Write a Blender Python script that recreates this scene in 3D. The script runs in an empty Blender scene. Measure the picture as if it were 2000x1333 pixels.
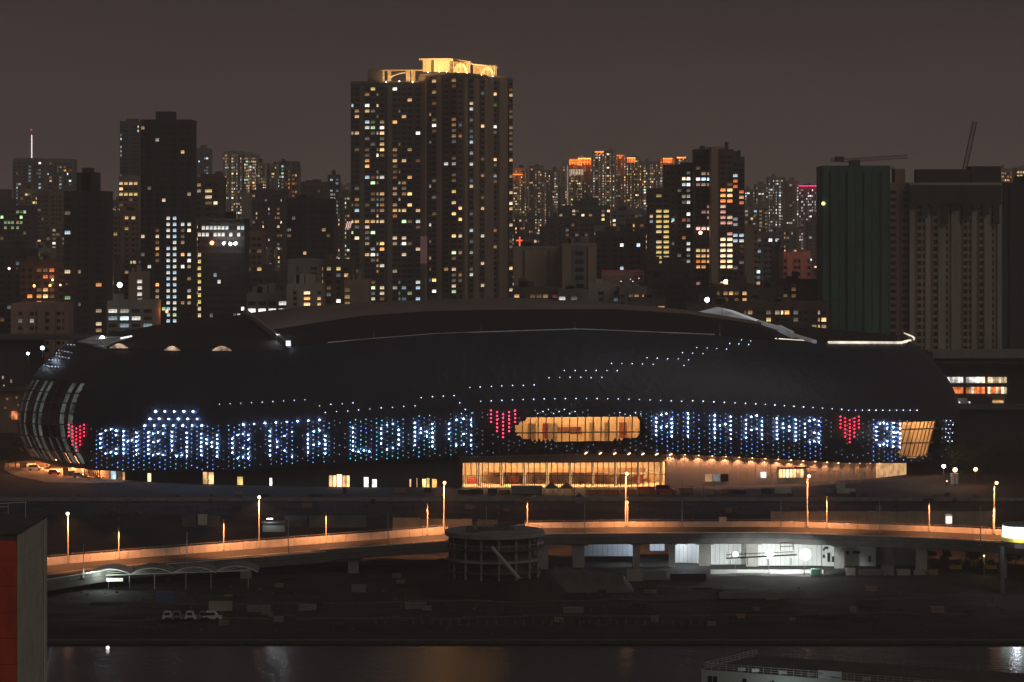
import bpy, math, random
from mathutils import Vector, Matrix
from mathutils.bvhtree import BVHTree
R = math.radians
PI = math.pi
rnd = random.Random(7)
S = bpy.context.scene
C = S.collection

# ------------------------------------------------------------------ camera, sky, light, exposure
F, HY, CH = 5300.0, 450.0, 75.0          # focal length in photo pixels, horizon row, camera height
cam = bpy.data.cameras.new('camera')
cam.sensor_width = 36.0
cam.lens = 36.0 * F / 2000.0
cam.shift_y = -(666.5 - HY) / 2000.0
cam.clip_start = 5.0
cam.clip_end = 30000.0
co = bpy.data.objects.new('camera', cam)
co.location = (0, 0, CH)
co.rotation_euler = (R(90), 0, 0)
C.objects.link(co)
S.camera = co

W = bpy.data.worlds.new('World')
S.world = W
W.use_nodes = True
nt = W.node_tree
nt.nodes.clear()
wo = nt.nodes.new('ShaderNodeOutputWorld')
bg = nt.nodes.new('ShaderNodeBackground')
tc = nt.nodes.new('ShaderNodeTexCoord')
sp = nt.nodes.new('ShaderNodeSeparateXYZ')
cr = nt.nodes.new('ShaderNodeValToRGB')
nt.links.new(tc.outputs['Generated'], sp.inputs[0])
nt.links.new(sp.outputs['Z'], cr.inputs['Fac'])
e = cr.color_ramp.elements                # city-lit night overcast: brown glow fading upward
e[0].position = 0.0;  e[0].color = (0.136, 0.095, 0.085, 1)
e[1].position = 0.45; e[1].color = (0.040, 0.031, 0.030, 1)
m = e.new(0.035); m.color = (0.080, 0.058, 0.053, 1)
m = e.new(0.10); m.color = (0.036, 0.0275, 0.026, 1)
nz = nt.nodes.new('ShaderNodeTexNoise'); nz.inputs['Scale'].default_value = 5; nz.inputs['Detail'].default_value = 4
mp = nt.nodes.new('ShaderNodeMapping'); mp.inputs['Scale'].default_value = (1, 1, 3.5)
nt.links.new(tc.outputs['Generated'], mp.inputs[0]); nt.links.new(mp.outputs[0], nz.inputs['Vector'])
mr = nt.nodes.new('ShaderNodeMapRange'); mr.inputs['To Min'].default_value = 0.72; mr.inputs['To Max'].default_value = 1.28
nt.links.new(nz.outputs['Fac'], mr.inputs['Value'])
mx = nt.nodes.new('ShaderNodeVectorMath'); mx.operation = 'SCALE'
nt.links.new(cr.outputs['Color'], mx.inputs[0]); nt.links.new(mr.outputs[0], mx.inputs['Scale'])
nt.links.new(mx.outputs[0], bg.inputs['Color'])
bg.inputs['Strength'].default_value = 0.86
nt.links.new(bg.outputs[0], wo.inputs[0])

sl = bpy.data.lights.new('moonlight', 'SUN')   # very weak, broad: added fill standing in for city glow
sl.energy = 0.26
sl.angle = R(40)
sl.color = (1.0, 0.9, 0.8)
so = bpy.data.objects.new('moonlight', sl)
so.rotation_euler = (R(58), 0, R(34))
C.objects.link(so)

S.view_settings.view_transform = 'Standard'
S.view_settings.look = 'None'
S.view_settings.exposure = 0.0
S.view_settings.gamma = 1.0
S.view_settings.use_curve_mapping = False
cy = S.cycles
cy.max_bounces = 5
cy.diffuse_bounces = 2
cy.glossy_bounces = 3
cy.transmission_bounces = 3
cy.transparent_max_bounces = 8
cy.volume_bounces = 1
cy.sample_clamp_indirect = 3.0
cy.sample_clamp_direct = 0.0
cy.use_light_tree = True
cy.use_denoising = True
cy.caustics_reflective = True
cy.caustics_refractive = False

# ------------------------------------------------------------------ helpers
def at(px, py, Y):
    """the point at distance Y seen at pixel (px, py) of the 2000 x 1333 photograph"""
    return Vector(((px - 1000.0) * Y / F, Y, CH - (py - HY) * Y / F))
def ray(px, py):
    return Vector(((px - 1000.0) / F, 1.0, -(py - HY) / F)).normalized()
EYE = Vector((0, 0, CH))
def proj(p):
    return 1000.0 + F * p[0] / p[1], HY + F * (CH - p[2]) / p[1]
def ground_Y(py, z=0.0):
    return (CH - z) * F / (py - HY)
def interp(pts, x):
    if x <= pts[0][0]: return pts[0][1]
    for (a, b), (c, d) in zip(pts, pts[1:]):
        if x <= c: return b + (d - b) * (x - a) / (c - a)
    return pts[-1][1]

_mats = {}
def mat(name, col=(.3, .3, .3), rough=.75, metal=0.0, var=.25, scale=.15, emit=None, es=1.0, evar=0.0, escale=.6, bump=0.0, sample='NONE', spec=.5, stretch=None):
    if name in _mats: return _mats[name]
    m = bpy.data.materials.new(name)
    m.use_nodes = True
    t = m.node_tree
    b = t.nodes['Principled BSDF']
    b.inputs['Roughness'].default_value = rough
    b.inputs['Metallic'].default_value = metal
    b.inputs['Specular IOR Level'].default_value = spec
    b.inputs['Base Color'].default_value = (*col, 1)
    if var or bump or evar:
        c = t.nodes.new('ShaderNodeTexCoord')
        src = c.outputs['Object']
        if stretch:
            mp = t.nodes.new('ShaderNodeMapping'); mp.inputs['Scale'].default_value = stretch
            t.links.new(src, mp.inputs[0]); src = mp.outputs[0]
    if var:
        n = t.nodes.new('ShaderNodeTexNoise'); n.inputs['Scale'].default_value = scale; n.inputs['Detail'].default_value = 6
        n.inputs['Roughness'].default_value = .65
        t.links.new(src, n.inputs['Vector'])
        r = t.nodes.new('ShaderNodeValToRGB')
        r.color_ramp.elements[0].position = .3; r.color_ramp.elements[1].position = .7
        r.color_ramp.elements[0].color = (*[x * (1 - var) for x in col], 1)
        r.color_ramp.elements[1].color = (*[min(1, x * (1 + var)) for x in col], 1)
        t.links.new(n.outputs['Fac'], r.inputs['Fac'])
        t.links.new(r.outputs['Color'], b.inputs['Base Color'])
    if bump:
        n2 = t.nodes.new('ShaderNodeTexNoise'); n2.inputs['Scale'].default_value = scale * 6; n2.inputs['Detail'].default_value = 4
        t.links.new(src, n2.inputs['Vector'])
        bp = t.nodes.new('ShaderNodeBump'); bp.inputs['Strength'].default_value = bump; bp.inputs['Distance'].default_value = .3
        t.links.new(n2.outputs['Fac'], bp.inputs['Height']); t.links.new(bp.outputs[0], b.inputs['Normal'])
    if emit:
        b.inputs['Emission Color'].default_value = (*emit, 1)
        b.inputs['Emission Strength'].default_value = es
        if evar:
            n3 = t.nodes.new('ShaderNodeTexNoise'); n3.inputs['Scale'].default_value = escale; n3.inputs['Detail'].default_value = 3
            t.links.new(src, n3.inputs['Vector'])
            q = t.nodes.new('ShaderNodeMapRange'); q.inputs['From Min'].default_value = .35; q.inputs['From Max'].default_value = .65
            q.inputs['To Min'].default_value = es * (1 - evar); q.inputs['To Max'].default_value = es * (1 + evar)
            t.links.new(n3.outputs['Fac'], q.inputs['Value']); t.links.new(q.outputs[0], b.inputs['Emission Strength'])
        m.cycles.emission_sampling = sample
    _mats[name] = m
    return m

class MB:
    """collects boxes, tubes and quads into one mesh"""
    def __init__(s): s.v = []; s.f = []; s.m = []
    def face(s, pts, mi=0):
        i = len(s.v); s.v += [tuple(p) for p in pts]; s.f.append(tuple(range(i, i + len(pts)))); s.m.append(mi)
    def hexa(s, b, t, mi=0):
        i = len(s.v); s.v += [tuple(p) for p in b] + [tuple(p) for p in t]
        n = len(b)
        s.f.append(tuple(i + k for k in reversed(range(n)))); s.f.append(tuple(i + n + k for k in range(n)))
        for k in range(n):
            j = (k + 1) % n; s.f.append((i + k, i + j, i + n + j, i + n + k))
        s.m += [mi] * (n + 2)
    def box(s, x0, x1, y0, y1, z0, z1, mi=0):
        s.hexa([(x0, y0, z0), (x1, y0, z0), (x1, y1, z0), (x0, y1, z0)], [(x0, y0, z1), (x1, y0, z1), (x1, y1, z1), (x0, y1, z1)], mi)
    def obox(s, O, U, N, w, n0, n1, z0, z1, mi=0):
        """oriented box: from O along U for w, between n0 and n1 along N"""
        a = O + N * n1; b = O + U * w + N * n1; c = O + U * w + N * n0; d = O + N * n0
        s.hexa([(p[0], p[1], z0) for p in (a, b, c, d)], [(p[0], p[1], z1) for p in (a, b, c, d)], mi)
    def prism(s, poly, z0, z1, mi=0):
        s.hexa([(p[0], p[1], z0) for p in poly], [(p[0], p[1], z1) for p in poly], mi)
    def tube(s, p, q, r, n=6, mi=0, r2=None):
        p = Vector(p); q = Vector(q); d = (q - p).normalized()
        a = d.orthogonal().normalized(); b = d.cross(a)
        r2 = r if r2 is None else r2
        s.hexa([p + (a * math.cos(2 * PI * k / n) + b * math.sin(2 * PI * k / n)) * r for k in range(n)],
               [q + (a * math.cos(2 * PI * k / n) + b * math.sin(2 * PI * k / n)) * r2 for k in range(n)], mi)
    def octa(s, c, r, mi=0, fl=1.0):
        i = len(s.v); x, y, z = c
        s.v += [(x - r, y, z), (x + r, y, z), (x, y - r * fl, z), (x, y + r * fl, z), (x, y, z - r), (x, y, z + r)]
        for a, b, c_ in ((0, 2, 5), (2, 1, 5), (1, 3, 5), (3, 0, 5), (2, 0, 4), (1, 2, 4), (3, 1, 4), (0, 3, 4)):
            s.f.append((i + a, i + b, i + c_)); s.m.append(mi)
    def ball(s, c, r, mi=0, n=12, m=7):
        i = len(s.v); x, y, z = c; s.v.append((x, y, z + r))
        for j in range(1, m):
            for k in range(n): s.v.append((x + r * math.sin(PI * j / m) * math.cos(2 * PI * k / n), y + r * math.sin(PI * j / m) * math.sin(2 * PI * k / n), z + r * math.cos(PI * j / m)))
        s.v.append((x, y, z - r)); e_ = i + 1 + n * (m - 1)
        for k in range(n):
            q = (k + 1) % n; s.f.append((i, i + 1 + k, i + 1 + q)); s.m.append(mi)
            for j in range(m - 2): a = i + 1 + j * n; s.f.append((a + k, a + n + k, a + n + q, a + q)); s.m.append(mi)
            a = i + 1 + (m - 2) * n; s.f.append((a + k, e_, a + q)); s.m.append(mi)
    def mesh(s, name, mats):
        me = bpy.data.meshes.new(name)
        me.from_pydata(s.v, [], s.f)
        for q in (mats if isinstance(mats, (list, tuple)) else [mats]): me.materials.append(q)
        if isinstance(mats, (list, tuple)) and len(mats) > 1: me.polygons.foreach_set('material_index', s.m)
        me.update()
        return me
    def build(s, name, mats, parent=None, kind=None):
        if not s.f: return None
        return put(name, s.mesh(name, mats), parent, kind)
def put(name, me, parent=None, kind=None, loc=None, rz=0.0):
    o = bpy.data.objects.new(name, me); C.objects.link(o)
    if parent: o.parent = parent; o.matrix_parent_inverse = Matrix.Translation(parent.location).inverted() if parent.location.length else Matrix()
    if loc is not None: o.location = loc
    if rz: o.rotation_euler = (0, 0, rz)
    if kind: o['kind'] = kind
    return o
def tag(o, label, cat, group=None, kind=None):
    o['label'] = label; o['category'] = cat
    if group: o['group'] = group
    if kind: o['kind'] = kind
    return o
def thing(name, label, cat, loc=(0, 0, 0), group=None):
    o = bpy.data.objects.new(name, None); o.empty_display_size = 1; C.objects.link(o); o.location = loc
    return tag(o, label, cat, group)
def dup(src, label=None):
    """copy of a thing and its parts (shared mesh data)"""
    r = src.copy(); C.objects.link(r)
    if label: r['label'] = label
    for ch in list(src.children):
        c = ch.copy(); C.objects.link(c); c.parent = r
        for g in list(ch.children):
            d = g.copy(); C.objects.link(d); d.parent = c
    return r
def point(name, loc, power, col, size=.3, kind='POINT', rot=None, spot=None, sx=None, sy=None):
    l = bpy.data.lights.new(name, kind); l.energy = power; l.color = col
    if kind == 'AREA':
        l.shape = 'RECTANGLE'; l.size = sx; l.size_y = sy
    else: l.shadow_soft_size = size
    if kind == 'SPOT': l.spot_size = spot; l.spot_blend = .4
    o = bpy.data.objects.new(name, l); o.location = loc
    if rot is not None: o.rotation_euler = rot
    C.objects.link(o)
    return o

# colours of lit windows: hue -> light colour
HUE = {'warm': (1, .56, .24), 'amber': (1, .40, .10), 'orange': (1, .22, .05), 'white': (.95, .92, .85), 'cool': (.62, .85, 1),
       'yellow': (1, .72, .22), 'green': (.62, .95, .45), 'cream': (1, .74, .46), 'pink': (1, .45, .36), 'red': (1, .05, .04)}
LEV = {0: .14, 1: .42, 2: 1.0, 3: 2.1}
def lit_mat(h, l):
    return mat('lit_%s_%d' % (h, l), (.3, .3, .3), .3, var=0, emit=HUE[h], es=LEV[l], evar=.55, escale=.5)
PAL = {
    'mixed': ['warm'] * 5 + ['cream'] * 4 + ['white'] * 3 + ['cool', 'yellow', 'amber', 'green', 'amber'],
    'warm': ['warm'] * 5 + ['cream'] * 3 + ['yellow', 'amber', 'amber'],
    'white': ['white'] * 5 + ['cool'] * 3 + ['cream'],
    'cool': ['cool'] * 3 + ['white'] * 2 + ['green'],
    'yellow': ['yellow'] * 3 + ['cream'],
    'orange': ['amber', 'orange', 'warm', 'warm'],
    'green': ['green', 'green', 'yellow'],
    'pink': ['pink', 'pink', 'cream'],
    'cream': ['cream', 'cream', 'warm'],
    'red': ['red'],
}
WALL = {
    'olive': (.22, .21, .16), 'brown': (.30, .21, .155), 'pink': (.45, .28, .23), 'dark': (.055, .055, .058), 'grey': (.24, .24, .225),
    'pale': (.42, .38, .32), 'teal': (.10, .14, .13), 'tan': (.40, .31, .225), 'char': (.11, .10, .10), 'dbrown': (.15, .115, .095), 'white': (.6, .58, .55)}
def wall_mat(k):
    return mat('wall_' + k, WALL[k], .85, var=.3, scale=.09, stretch=(1, 1, .25), bump=.2)
M_glass = mat('dark_window_glass', (.02, .022, .025), .12, var=0)
M_frame = mat('window_frame_metal', (.10, .10, .10), .5, var=0)
M_roofing = mat('flat_roof_felt', (.08, .078, .075), .9, var=.3, scale=.3)
M_conc = mat('concrete', (.28, .27, .25), .85, var=.25, scale=.4, bump=.2)
M_cdark = mat('dark_concrete', (.10, .10, .095), .85, var=.3, scale=.4, bump=.2)
M_steel = mat('galvanised_steel', (.42, .43, .43), .45, metal=.6, var=.1)
M_white = mat('white_paint', (.75, .75, .73), .6, var=.08)
HAZE = 0.00022
# ------------------------------------------------------------------ tower blocks
PW = {'W': 1.0, 'w': .6, 'B': .8, '.': .45, 'G': 1.8, 'L': 1.2, 'P': 1.3}
PR = {'W': .55, 'w': .3, 'B': .9, '.': 0.0, 'G': .4, 'L': .3, 'P': 1.1}
_win_cache = {}
def window_mesh(w, h, m, kind='pane'):
    k = (round(w, 1), round(h, 1), m.name)
    if k in _win_cache: return _win_cache[k]
    b = MB(); w, h = k[0], k[1]
    b.box(-w / 2, w / 2, -.10, .0, -h / 2, h / 2, 0)
    nm = max(1, min(6, int(w / 1.1)))
    for i in range(1, nm + 1):
        if nm >= 1 and w > .9:
            x = -w / 2 + w * i / (nm + 1); b.box(x - .04, x + .04, -.16, -.10, -h / 2, h / 2, 1)
    b.box(-w / 2 - .1, w / 2 + .1, -.28, -.0, -h / 2 - .14, -h / 2, 1)
    b.box(-w / 2, w / 2, -.15, -.10, h * .18, h * .18 + .06, 1)
    _win_cache[k] = b.mesh('lit_window', [m, M_frame])
    return _win_cache[k]

def tower(label, x0, x1, yt, Y, pat='W.WB', wall='olive', fh=3.0, lit=.12, pal='mixed', xc=None, phi=0.0, depth=22.0, bands=(),
          extra=(), seed=0, parts=True, name='tower_block', cat='tower block', group=None, rep=None, ybot=700, level=None, unlit=True, pat2=None,
          ledge=True, wh=.5, pier=None, roofwall=None, colvar=1.0, z0=0.0):
    r = random.Random(seed + int(x0 * 13) + int(yt * 7))
    lit = lit * (2.3 if not parts else 1.9)
    sc = Y / F
    zt = CH - (yt - HY) * sc
    faces = []
    if xc is None:
        Wd = (x1 - x0) * sc
        O = Vector(((x0 - 1000) * sc, Y, 0))
        faces.append((O, Vector((1, 0, 0)), Vector((0, -1, 0)), Wd, pat))
        foot = [O, O + Vector((Wd, 0, 0)), O + Vector((Wd, depth, 0)), O + Vector((0, depth, 0))]
    else:
        c, s = math.cos(phi), math.sin(phi)
        L1 = (xc - x0) * sc / c; L2 = (x1 - xc) * sc / s
        Cn = Vector(((xc - 1000) * sc, Y, 0))
        U1 = Vector((c, -s, 0)); U2 = Vector((s, c, 0))
        A = Cn - U1 * L1; B = Cn + U2 * L2
        faces.append((A, U1, Vector((-s, -c, 0)), L1, pat)); faces.append((Cn, U2, Vector((c, -s, 0)), L2, pat2 or pat))
        foot = [A, Cn, B, A + U2 * L2]
    cx = sum(p[0] for p in foot) / 4; cyy = sum(p[1] for p in foot) / 4
    t = thing(name, label, cat, (cx, cyy, z0), group)
    body = MB(); dark = MB(); ledges = MB()
    body.prism(foot, z0, zt)
    zlo = max(z0 + 3.0, CH - (ybot - HY) * sc)
    stuff = {}; objs = []
    for fi, (O, U, N, Wd, pt) in enumerate(faces):
        cells = []
        reps = rep or max(1, round(Wd / (sum(PW[ch] for ch in pt) * 2.6)))
        seq = pt * reps
        tot = sum(PW[ch] for ch in seq)
        x = 0.0
        cp = {}
        for bi, ch in enumerate(seq):
            w = Wd * PW[ch] / tot
            p = PR[ch]
            if p: body.obox(O + U * x, U, N, w, -.05, p, z0, zt - .3 - .37 * (bi % 3), 0 if ch not in 'BP' else 1)
            if ch in 'WwGL':
                cp[bi] = min(1, lit * r.lognormvariate(-.3, .9 * colvar))
                n = int((zt - 1.0 - zlo) / fh)
                for k in range(n):
                    zf = zt - 1.2 - (k + 1) * fh
                    if ledge: ledges.obox(O + U * (x - .0), U, N, w, p, p + .12 + (.5 if ch == 'L' else 0), zf - .12, zf + .12)
                    ww = w * (.72 if ch != 'w' else .5); hh = fh * wh
                    cpt = O + U * (x + w / 2) + N * (p + .02)
                    cpt = Vector((cpt[0], cpt[1], zf + .35 + hh / 2 + .4 * (fh * .5 - hh)))
                    px, py = proj(cpt)
                    pr, pl, lv = cp[bi], pal, level
                    for bd in bands:
                        if bd[0] <= px <= bd[1] and bd[2] <= py <= bd[3]:
                            pr = bd[4]; pl = bd[5] if len(bd) > 5 else pal; lv = bd[6] if len(bd) > 6 else level
                    if r.random() < pr:
                        h = r.choice(PAL[pl])
                        l = lv if lv is not None else r.choices([0, 1, 2, 3], [6, 5, 4, 2])[0]
                        if parts and len(objs) < 290: objs.append((cpt, U, ww, hh, lit_mat(h, l)))
                        else:
                            q = stuff.setdefault((h, l), MB()); q.obox(cpt - U * ww / 2, U, N, ww, 0, .1, cpt[2] - hh / 2, cpt[2] + hh / 2)
                    elif unlit:
                        dark.obox(cpt - U * ww / 2, U, N, ww, 0, .06, cpt[2] - hh / 2, cpt[2] + hh / 2)
            x += w
    # parapet and plant rooms
    pp = MB()
    for a, b in zip(foot, foot[1:] + foot[:1]):
        d = (Vector(b) - Vector(a)); L = d.length; d.normalize(); n = Vector((d[1], -d[0], 0))
        body.obox(Vector(a), d, n, L, -.3, .12, zt - .02, zt + 1.1, 1)
    for ex in extra:
        z1 = CH - (ex[2] - HY) * sc
        dd = Y + 2.0 if len(ex) < 4 else Y + ex[3]
        pp.box((ex[0] - 1000) * dd / F, (ex[1] - 1000) * dd / F, dd, dd + min(10, depth * .6), zt, CH - (ex[2] - HY) * dd / F)
    if not extra:
        for k in range(r.randint(1, 3)):
            a = r.uniform(.1, .6); wq = r.uniform(.12, .3); W0 = (x1 - x0) * sc
            X0 = (x0 - 1000) * sc + a * W0
            yy = (Y if xc is None else cyy - 3)
            pp.box(X0, X0 + wq * W0, yy + 3, yy + 9, zt, zt + r.uniform(2, 5))
    body.build('wall', [wall_mat(wall), wall_mat(pier or wall)], t)
    ledges.build('floor_ledges', wall_mat(pier or wall), t, 'stuff')
    pp.build('plant_room', wall_mat(roofwall or wall), t)
    dark.build('unlit_windows', M_glass, t, 'stuff')
    for (cpt, U, ww, hh, mm) in objs:
        put('lit_window', window_mesh(ww, hh, mm), t, None, cpt, math.atan2(U[1], U[0]))
    if stuff:
        q = MB(); ms = []
        for i, (k, b) in enumerate(sorted(stuff.items())):
            o = len(q.v); q.v += b.v; q.f += [tuple(z + o for z in fc) for fc in b.f]; q.m += [i] * len(b.f); ms.append(lit_mat(*k))
        if len(ms) == 1: ms.append(ms[0])
        q.build('lit_windows', ms, t, 'stuff')
    return t
# ------------------------------------------------------------------ ground, water, quay
def noise_grid(name, x0, x1, y0, y1, nx, ny, zf, m, kind='structure'):
    b = MB()
    for j in range(ny + 1):
        for i in range(nx + 1):
            x = x0 + (x1 - x0) * i / nx; y = y0 + (y1 - y0) * j / ny
            b.v.append((x, y, zf(x, y)))
    for j in range(ny):
        for i in range(nx):
            a = j * (nx + 1) + i; b.f.append((a, a + 1, a + nx + 2, a + nx + 1)); b.m.append(0)
    return b.build(name, m, None, kind)
M_earth = mat('bare_earth', (.026, .023, .020), .9, var=.8, scale=.08, bump=.6)
M_asph = mat('asphalt', (.034, .033, .032), .9, var=.25, scale=.5)
M_pave = mat('pale_paving', (.04, .038, .035), .85, var=.25, scale=.6)
def zfore(x, y):
    h = -1.85 - 2.15 * min(1, max(0, (y - 530) / 60.0))
    if y > 665: h += 3.95 * min(1, (y - 665) / 50.0)
    n = math.sin(x * .13 + y * .21) * math.sin(x * .05 - y * .09) + .5 * math.sin(x * .41 + 1.3) * math.sin(y * .37)
    f = 1.0 if 512 < y < 745 else 0.0
    return h + .28 * n * f
noise_grid('ground', -260, 260, 508, 760, 130, 90, zfore, M_earth)
M_far = mat('dark_city_ground', (.03, .028, .026), .95, var=.5, scale=.05)
b = MB(); b.box(-900, 900, 760, 5000, -2, -.02); b.build('city_ground', M_far, None, 'structure')
b = MB(); b.box(-900, -260, 508, 760, -3, -.3); b.box(260, 900, 508, 760, -3, -.3); b.box(-900, 900, 100, 436, -4, -1.0); b.build('outer_ground', M_cdark, None, 'structure')
# harbour water: real ripples in the surface normal
mw = bpy.data.materials.new('harbour_water'); mw.use_nodes = True
t = mw.node_tree; p = t.nodes['Principled BSDF']
p.inputs['Base Color'].default_value = (.006, .009, .010, 1); p.inputs['Roughness'].default_value = .09; p.inputs['IOR'].default_value = 1.33
p.inputs['Specular IOR Level'].default_value = .5
c = t.nodes.new('ShaderNodeTexCoord'); mp = t.nodes.new('ShaderNodeMapping'); mp.inputs['Scale'].default_value = (1.0, .55, 1)
n = t.nodes.new('ShaderNodeTexNoise'); n.inputs['Scale'].default_value = .9; n.inputs['Detail'].default_value = 5; n.inputs['Roughness'].default_value = .6
bp = t.nodes.new('ShaderNodeBump'); bp.inputs['Strength'].default_value = .8; bp.inputs['Distance'].default_value = .05
t.links.new(c.outputs['Object'], mp.inputs[0]); t.links.new(mp.outputs[0], n.inputs['Vector']); t.links.new(n.outputs['Fac'], bp.inputs['Height']); t.links.new(bp.outputs[0], p.inputs['Normal'])
b = MB(); b.face([(-900, 430, -2.2), (900, 430, -2.2), (900, 512, -2.2), (-900, 512, -2.2)]); b.build('water', mw, None, 'structure')
# quay wall with coping blocks
q = thing('quay_wall', 'long dark concrete quay wall with coping along the far edge of the water', 'quay wall', (0, 508, -3))
b = MB(); b.box(-260, 260, 507.2, 509, -4.5, -1.75); b.build('wall', M_cdark, q)
b = MB()
for i in range(104):
    x = -260 + i * 5.0; b.box(x + .05, x + 4.92, 506.9, 508.4, -1.75, -1.62)
b.build('coping_stones', M_cdark, q, 'stuff')
b = MB()
for i in range(36):
    x = at(740, 1200, 540)[0] + i * 1.8; b.tube((x, 527, -1.7), (x, 527, -.6), .22)
tag(b.build('bollards', M_cdark), 'row of small dark posts standing on the quay apron behind the water', 'bollards', kind='stuff')
# ------------------------------------------------------------------ stadium
SX, SY, SA, SB, SN = (955 - 1000) * 875 / F, 875.0, 910 * 875 / F, 90.0, 2.4
def plan(th, r=1.0):
    c, s = math.cos(th), math.sin(th)
    return (SX + SA * r * math.copysign(abs(c) ** (2 / SN), c), SY + SB * r * math.copysign(abs(s) ** (2 / SN), s))
# equal arc length table; index 0 at the right tip, going round the front (negative Y side)
_tab = [(0.0, 0.0)]; _p = plan(0)
for i in range(1, 7201):
    th = -2 * PI * i / 7200; q = plan(th); _tab.append((_tab[-1][0] + math.dist(_p, q), th)); _p = q
PER = _tab[-1][0]
def th_s(s):
    s = s % PER
    lo, hi = 0, len(_tab) - 1
    while hi - lo > 1:
        mid = (lo + hi) // 2
        if _tab[mid][0] <= s: lo = mid
        else: hi = mid
    a, b_ = _tab[lo], _tab[hi]
    return a[1] + (b_[1] - a[1]) * (s - a[0]) / (b_[0] - a[0])
LIP = [(45, 893), (60, 899), (120, 912), (190, 919), (300, 924), (450, 920), (650, 908), (890, 893), (1150, 886), (1330, 888), (1500, 896), (1650, 905), (1800, 905), (1850, 893), (1865, 885)]
MIDC = [(45, 828), (500, 838), (1000, 838), (1500, 834), (1865, 822)]
RIM = [(140, 672), (200, 683), (560, 685), (572, 677), (700, 665), (850, 653), (1000, 648), (1130, 644), (1400, 655), (1500, 664), (1590, 670), (1760, 671), (1795, 662)]
def ring_z(curve, r, th):
    s = -abs(math.sin(th))                      # the back half takes the heights of the front half
    thf = math.atan2(s, math.cos(th))
    x, y = plan(thf, r)
    px = 1000 + F * x / y
    return CH - (interp(curve, px) - HY) * y / F
def Sfac(s, v):
    """cladding point: s along the perimeter, v -1 (bottom lip) .. 0 (widest) .. 1 (roof rim)"""
    th = th_s(s)
    zw = ring_z(MIDC, 1.0, th)
    if v >= 0:
        zr = ring_z(RIM, .896, th)
        x, y = plan(th, 1 - .104 * v ** 2.2)
        return Vector((x, y, zw + (zr - zw) * v))
    zl = ring_z(LIP, .962, th)
    u = -v
    x, y = plan(th, 1 - .038 * u ** 1.8)
    return Vector((x, y, zw + (zl - zw) * u))
def rim_pt(th, r=.896):
    x, y = plan(th, r); return Vector((x, y, ring_z(RIM, .896, th)))
NS = 640; DV = [-1 + i / 8 for i in range(8)] + [i / 26 for i in range(27)]
grid = []
rr = random.Random(3)
for j, v in enumerate(DV):
    row = []
    for i in range(NS):
        p = Sfac(PER * (i + .5 * (j % 2)) / NS, v)
        d = Vector((p[0] - SX, p[1] - SY, 0)).normalized()
        if 0 < j < len(DV) - 1: p = p + d * rr.uniform(-.04, .04)
        row.append(p)
    grid.append(row)
tris = []
for j in range(len(DV) - 1):
    for i in range(NS):
        k = (i + 1) % NS
        if j % 2 == 0: tris += [((j, i), (j, k), (j + 1, i)), ((j, k), (j + 1, k), (j + 1, i))]
        else: tris += [((j, i), (j, k), (j + 1, k)), ((j, i), (j + 1, k), (j + 1, i))]
allv = [p for row in grid for p in row]
fl = [tuple(a * NS + b_ for a, b_ in t_) for t_ in tris]
BV = BVHTree.FromPolygons(allv, fl)
def inpoly(x, y, P):
    c = False; n = len(P)
    for i in range(n):
        x1, y1 = P[i]; x2, y2 = P[i - 1]
        if (y1 > y) != (y2 > y) and x < (x2 - x1) * (y - y1) / (y2 - y1) + x1: c = not c
    return c
WIN1 = [(1003, 836), (1014, 826), (1026, 818), (1050, 815), (1090, 814), (1130, 815), (1170, 814), (1210, 813), (1240, 815), (1252, 822), (1264, 842), (1250, 850), (1230, 857), (1190, 860), (1130, 861), (1060, 861), (1024, 859), (1010, 849)]
WIN2 = [(1757, 829), (1790, 823), (1834, 821), (1838, 845), (1834, 878), (1815, 888), (1780, 893), (1756, 889)]
def s_of_px(px):                              # perimeter position of the front point seen at column px
    lo, hi = 0.0, PER * .5
    for _ in range(50):
        mid = (lo + hi) / 2; x, y = plan(th_s(mid))
        if 1000 + F * x / y > px: lo = mid
        else: hi = mid
    return (lo + hi) / 2
sL0, sL1 = s_of_px(143), PER * .5 + 26
def open_face(t_):
    c = sum((grid[a][b_] for a, b_ in t_), Vector()) / 3
    if c[1] < SY - 5:
        px, py = proj(c)
        if inpoly(px, py, WIN1) or inpoly(px, py, WIN2): return True
    j = min(t_[0][0], t_[1][0], t_[2][0]); s = PER * (t_[0][1] + .5) / NS
    return sL0 < s < sL1 and DV[j] > -.93 and DV[j] < .56
M_clad = mat('dark_bronze_aluminium_panels', (.050, .060, .090), .42, metal=.3, var=.25, scale=.06, spec=.5)
M_roofd = mat('dark_standing_seam_roof', (.022, .021, .022), .7, var=.35, scale=.05, stretch=(1, .1, 1))
M_roofb = mat('grey_brown_roof_membrane', (.26, .215, .185), .8, var=.25, scale=.05, stretch=(1, .2, 1))
M_gut = mat('pale_gutter_metal', (.34, .33, .31), .5, var=.15)
ST = thing('stadium', 'huge dark oval stadium with led lettering, curved roof and glowing windows', 'stadium', (SX, SY, 0))
f2 = [f for f, t_ in zip(fl, tris) if not open_face(t_)]
me = bpy.data.meshes.new('cladding'); me.from_pydata([tuple(p) for p in allv], [], f2); me.materials.append(M_clad); me.update()
cl = put('cladding', me, ST)
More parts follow.
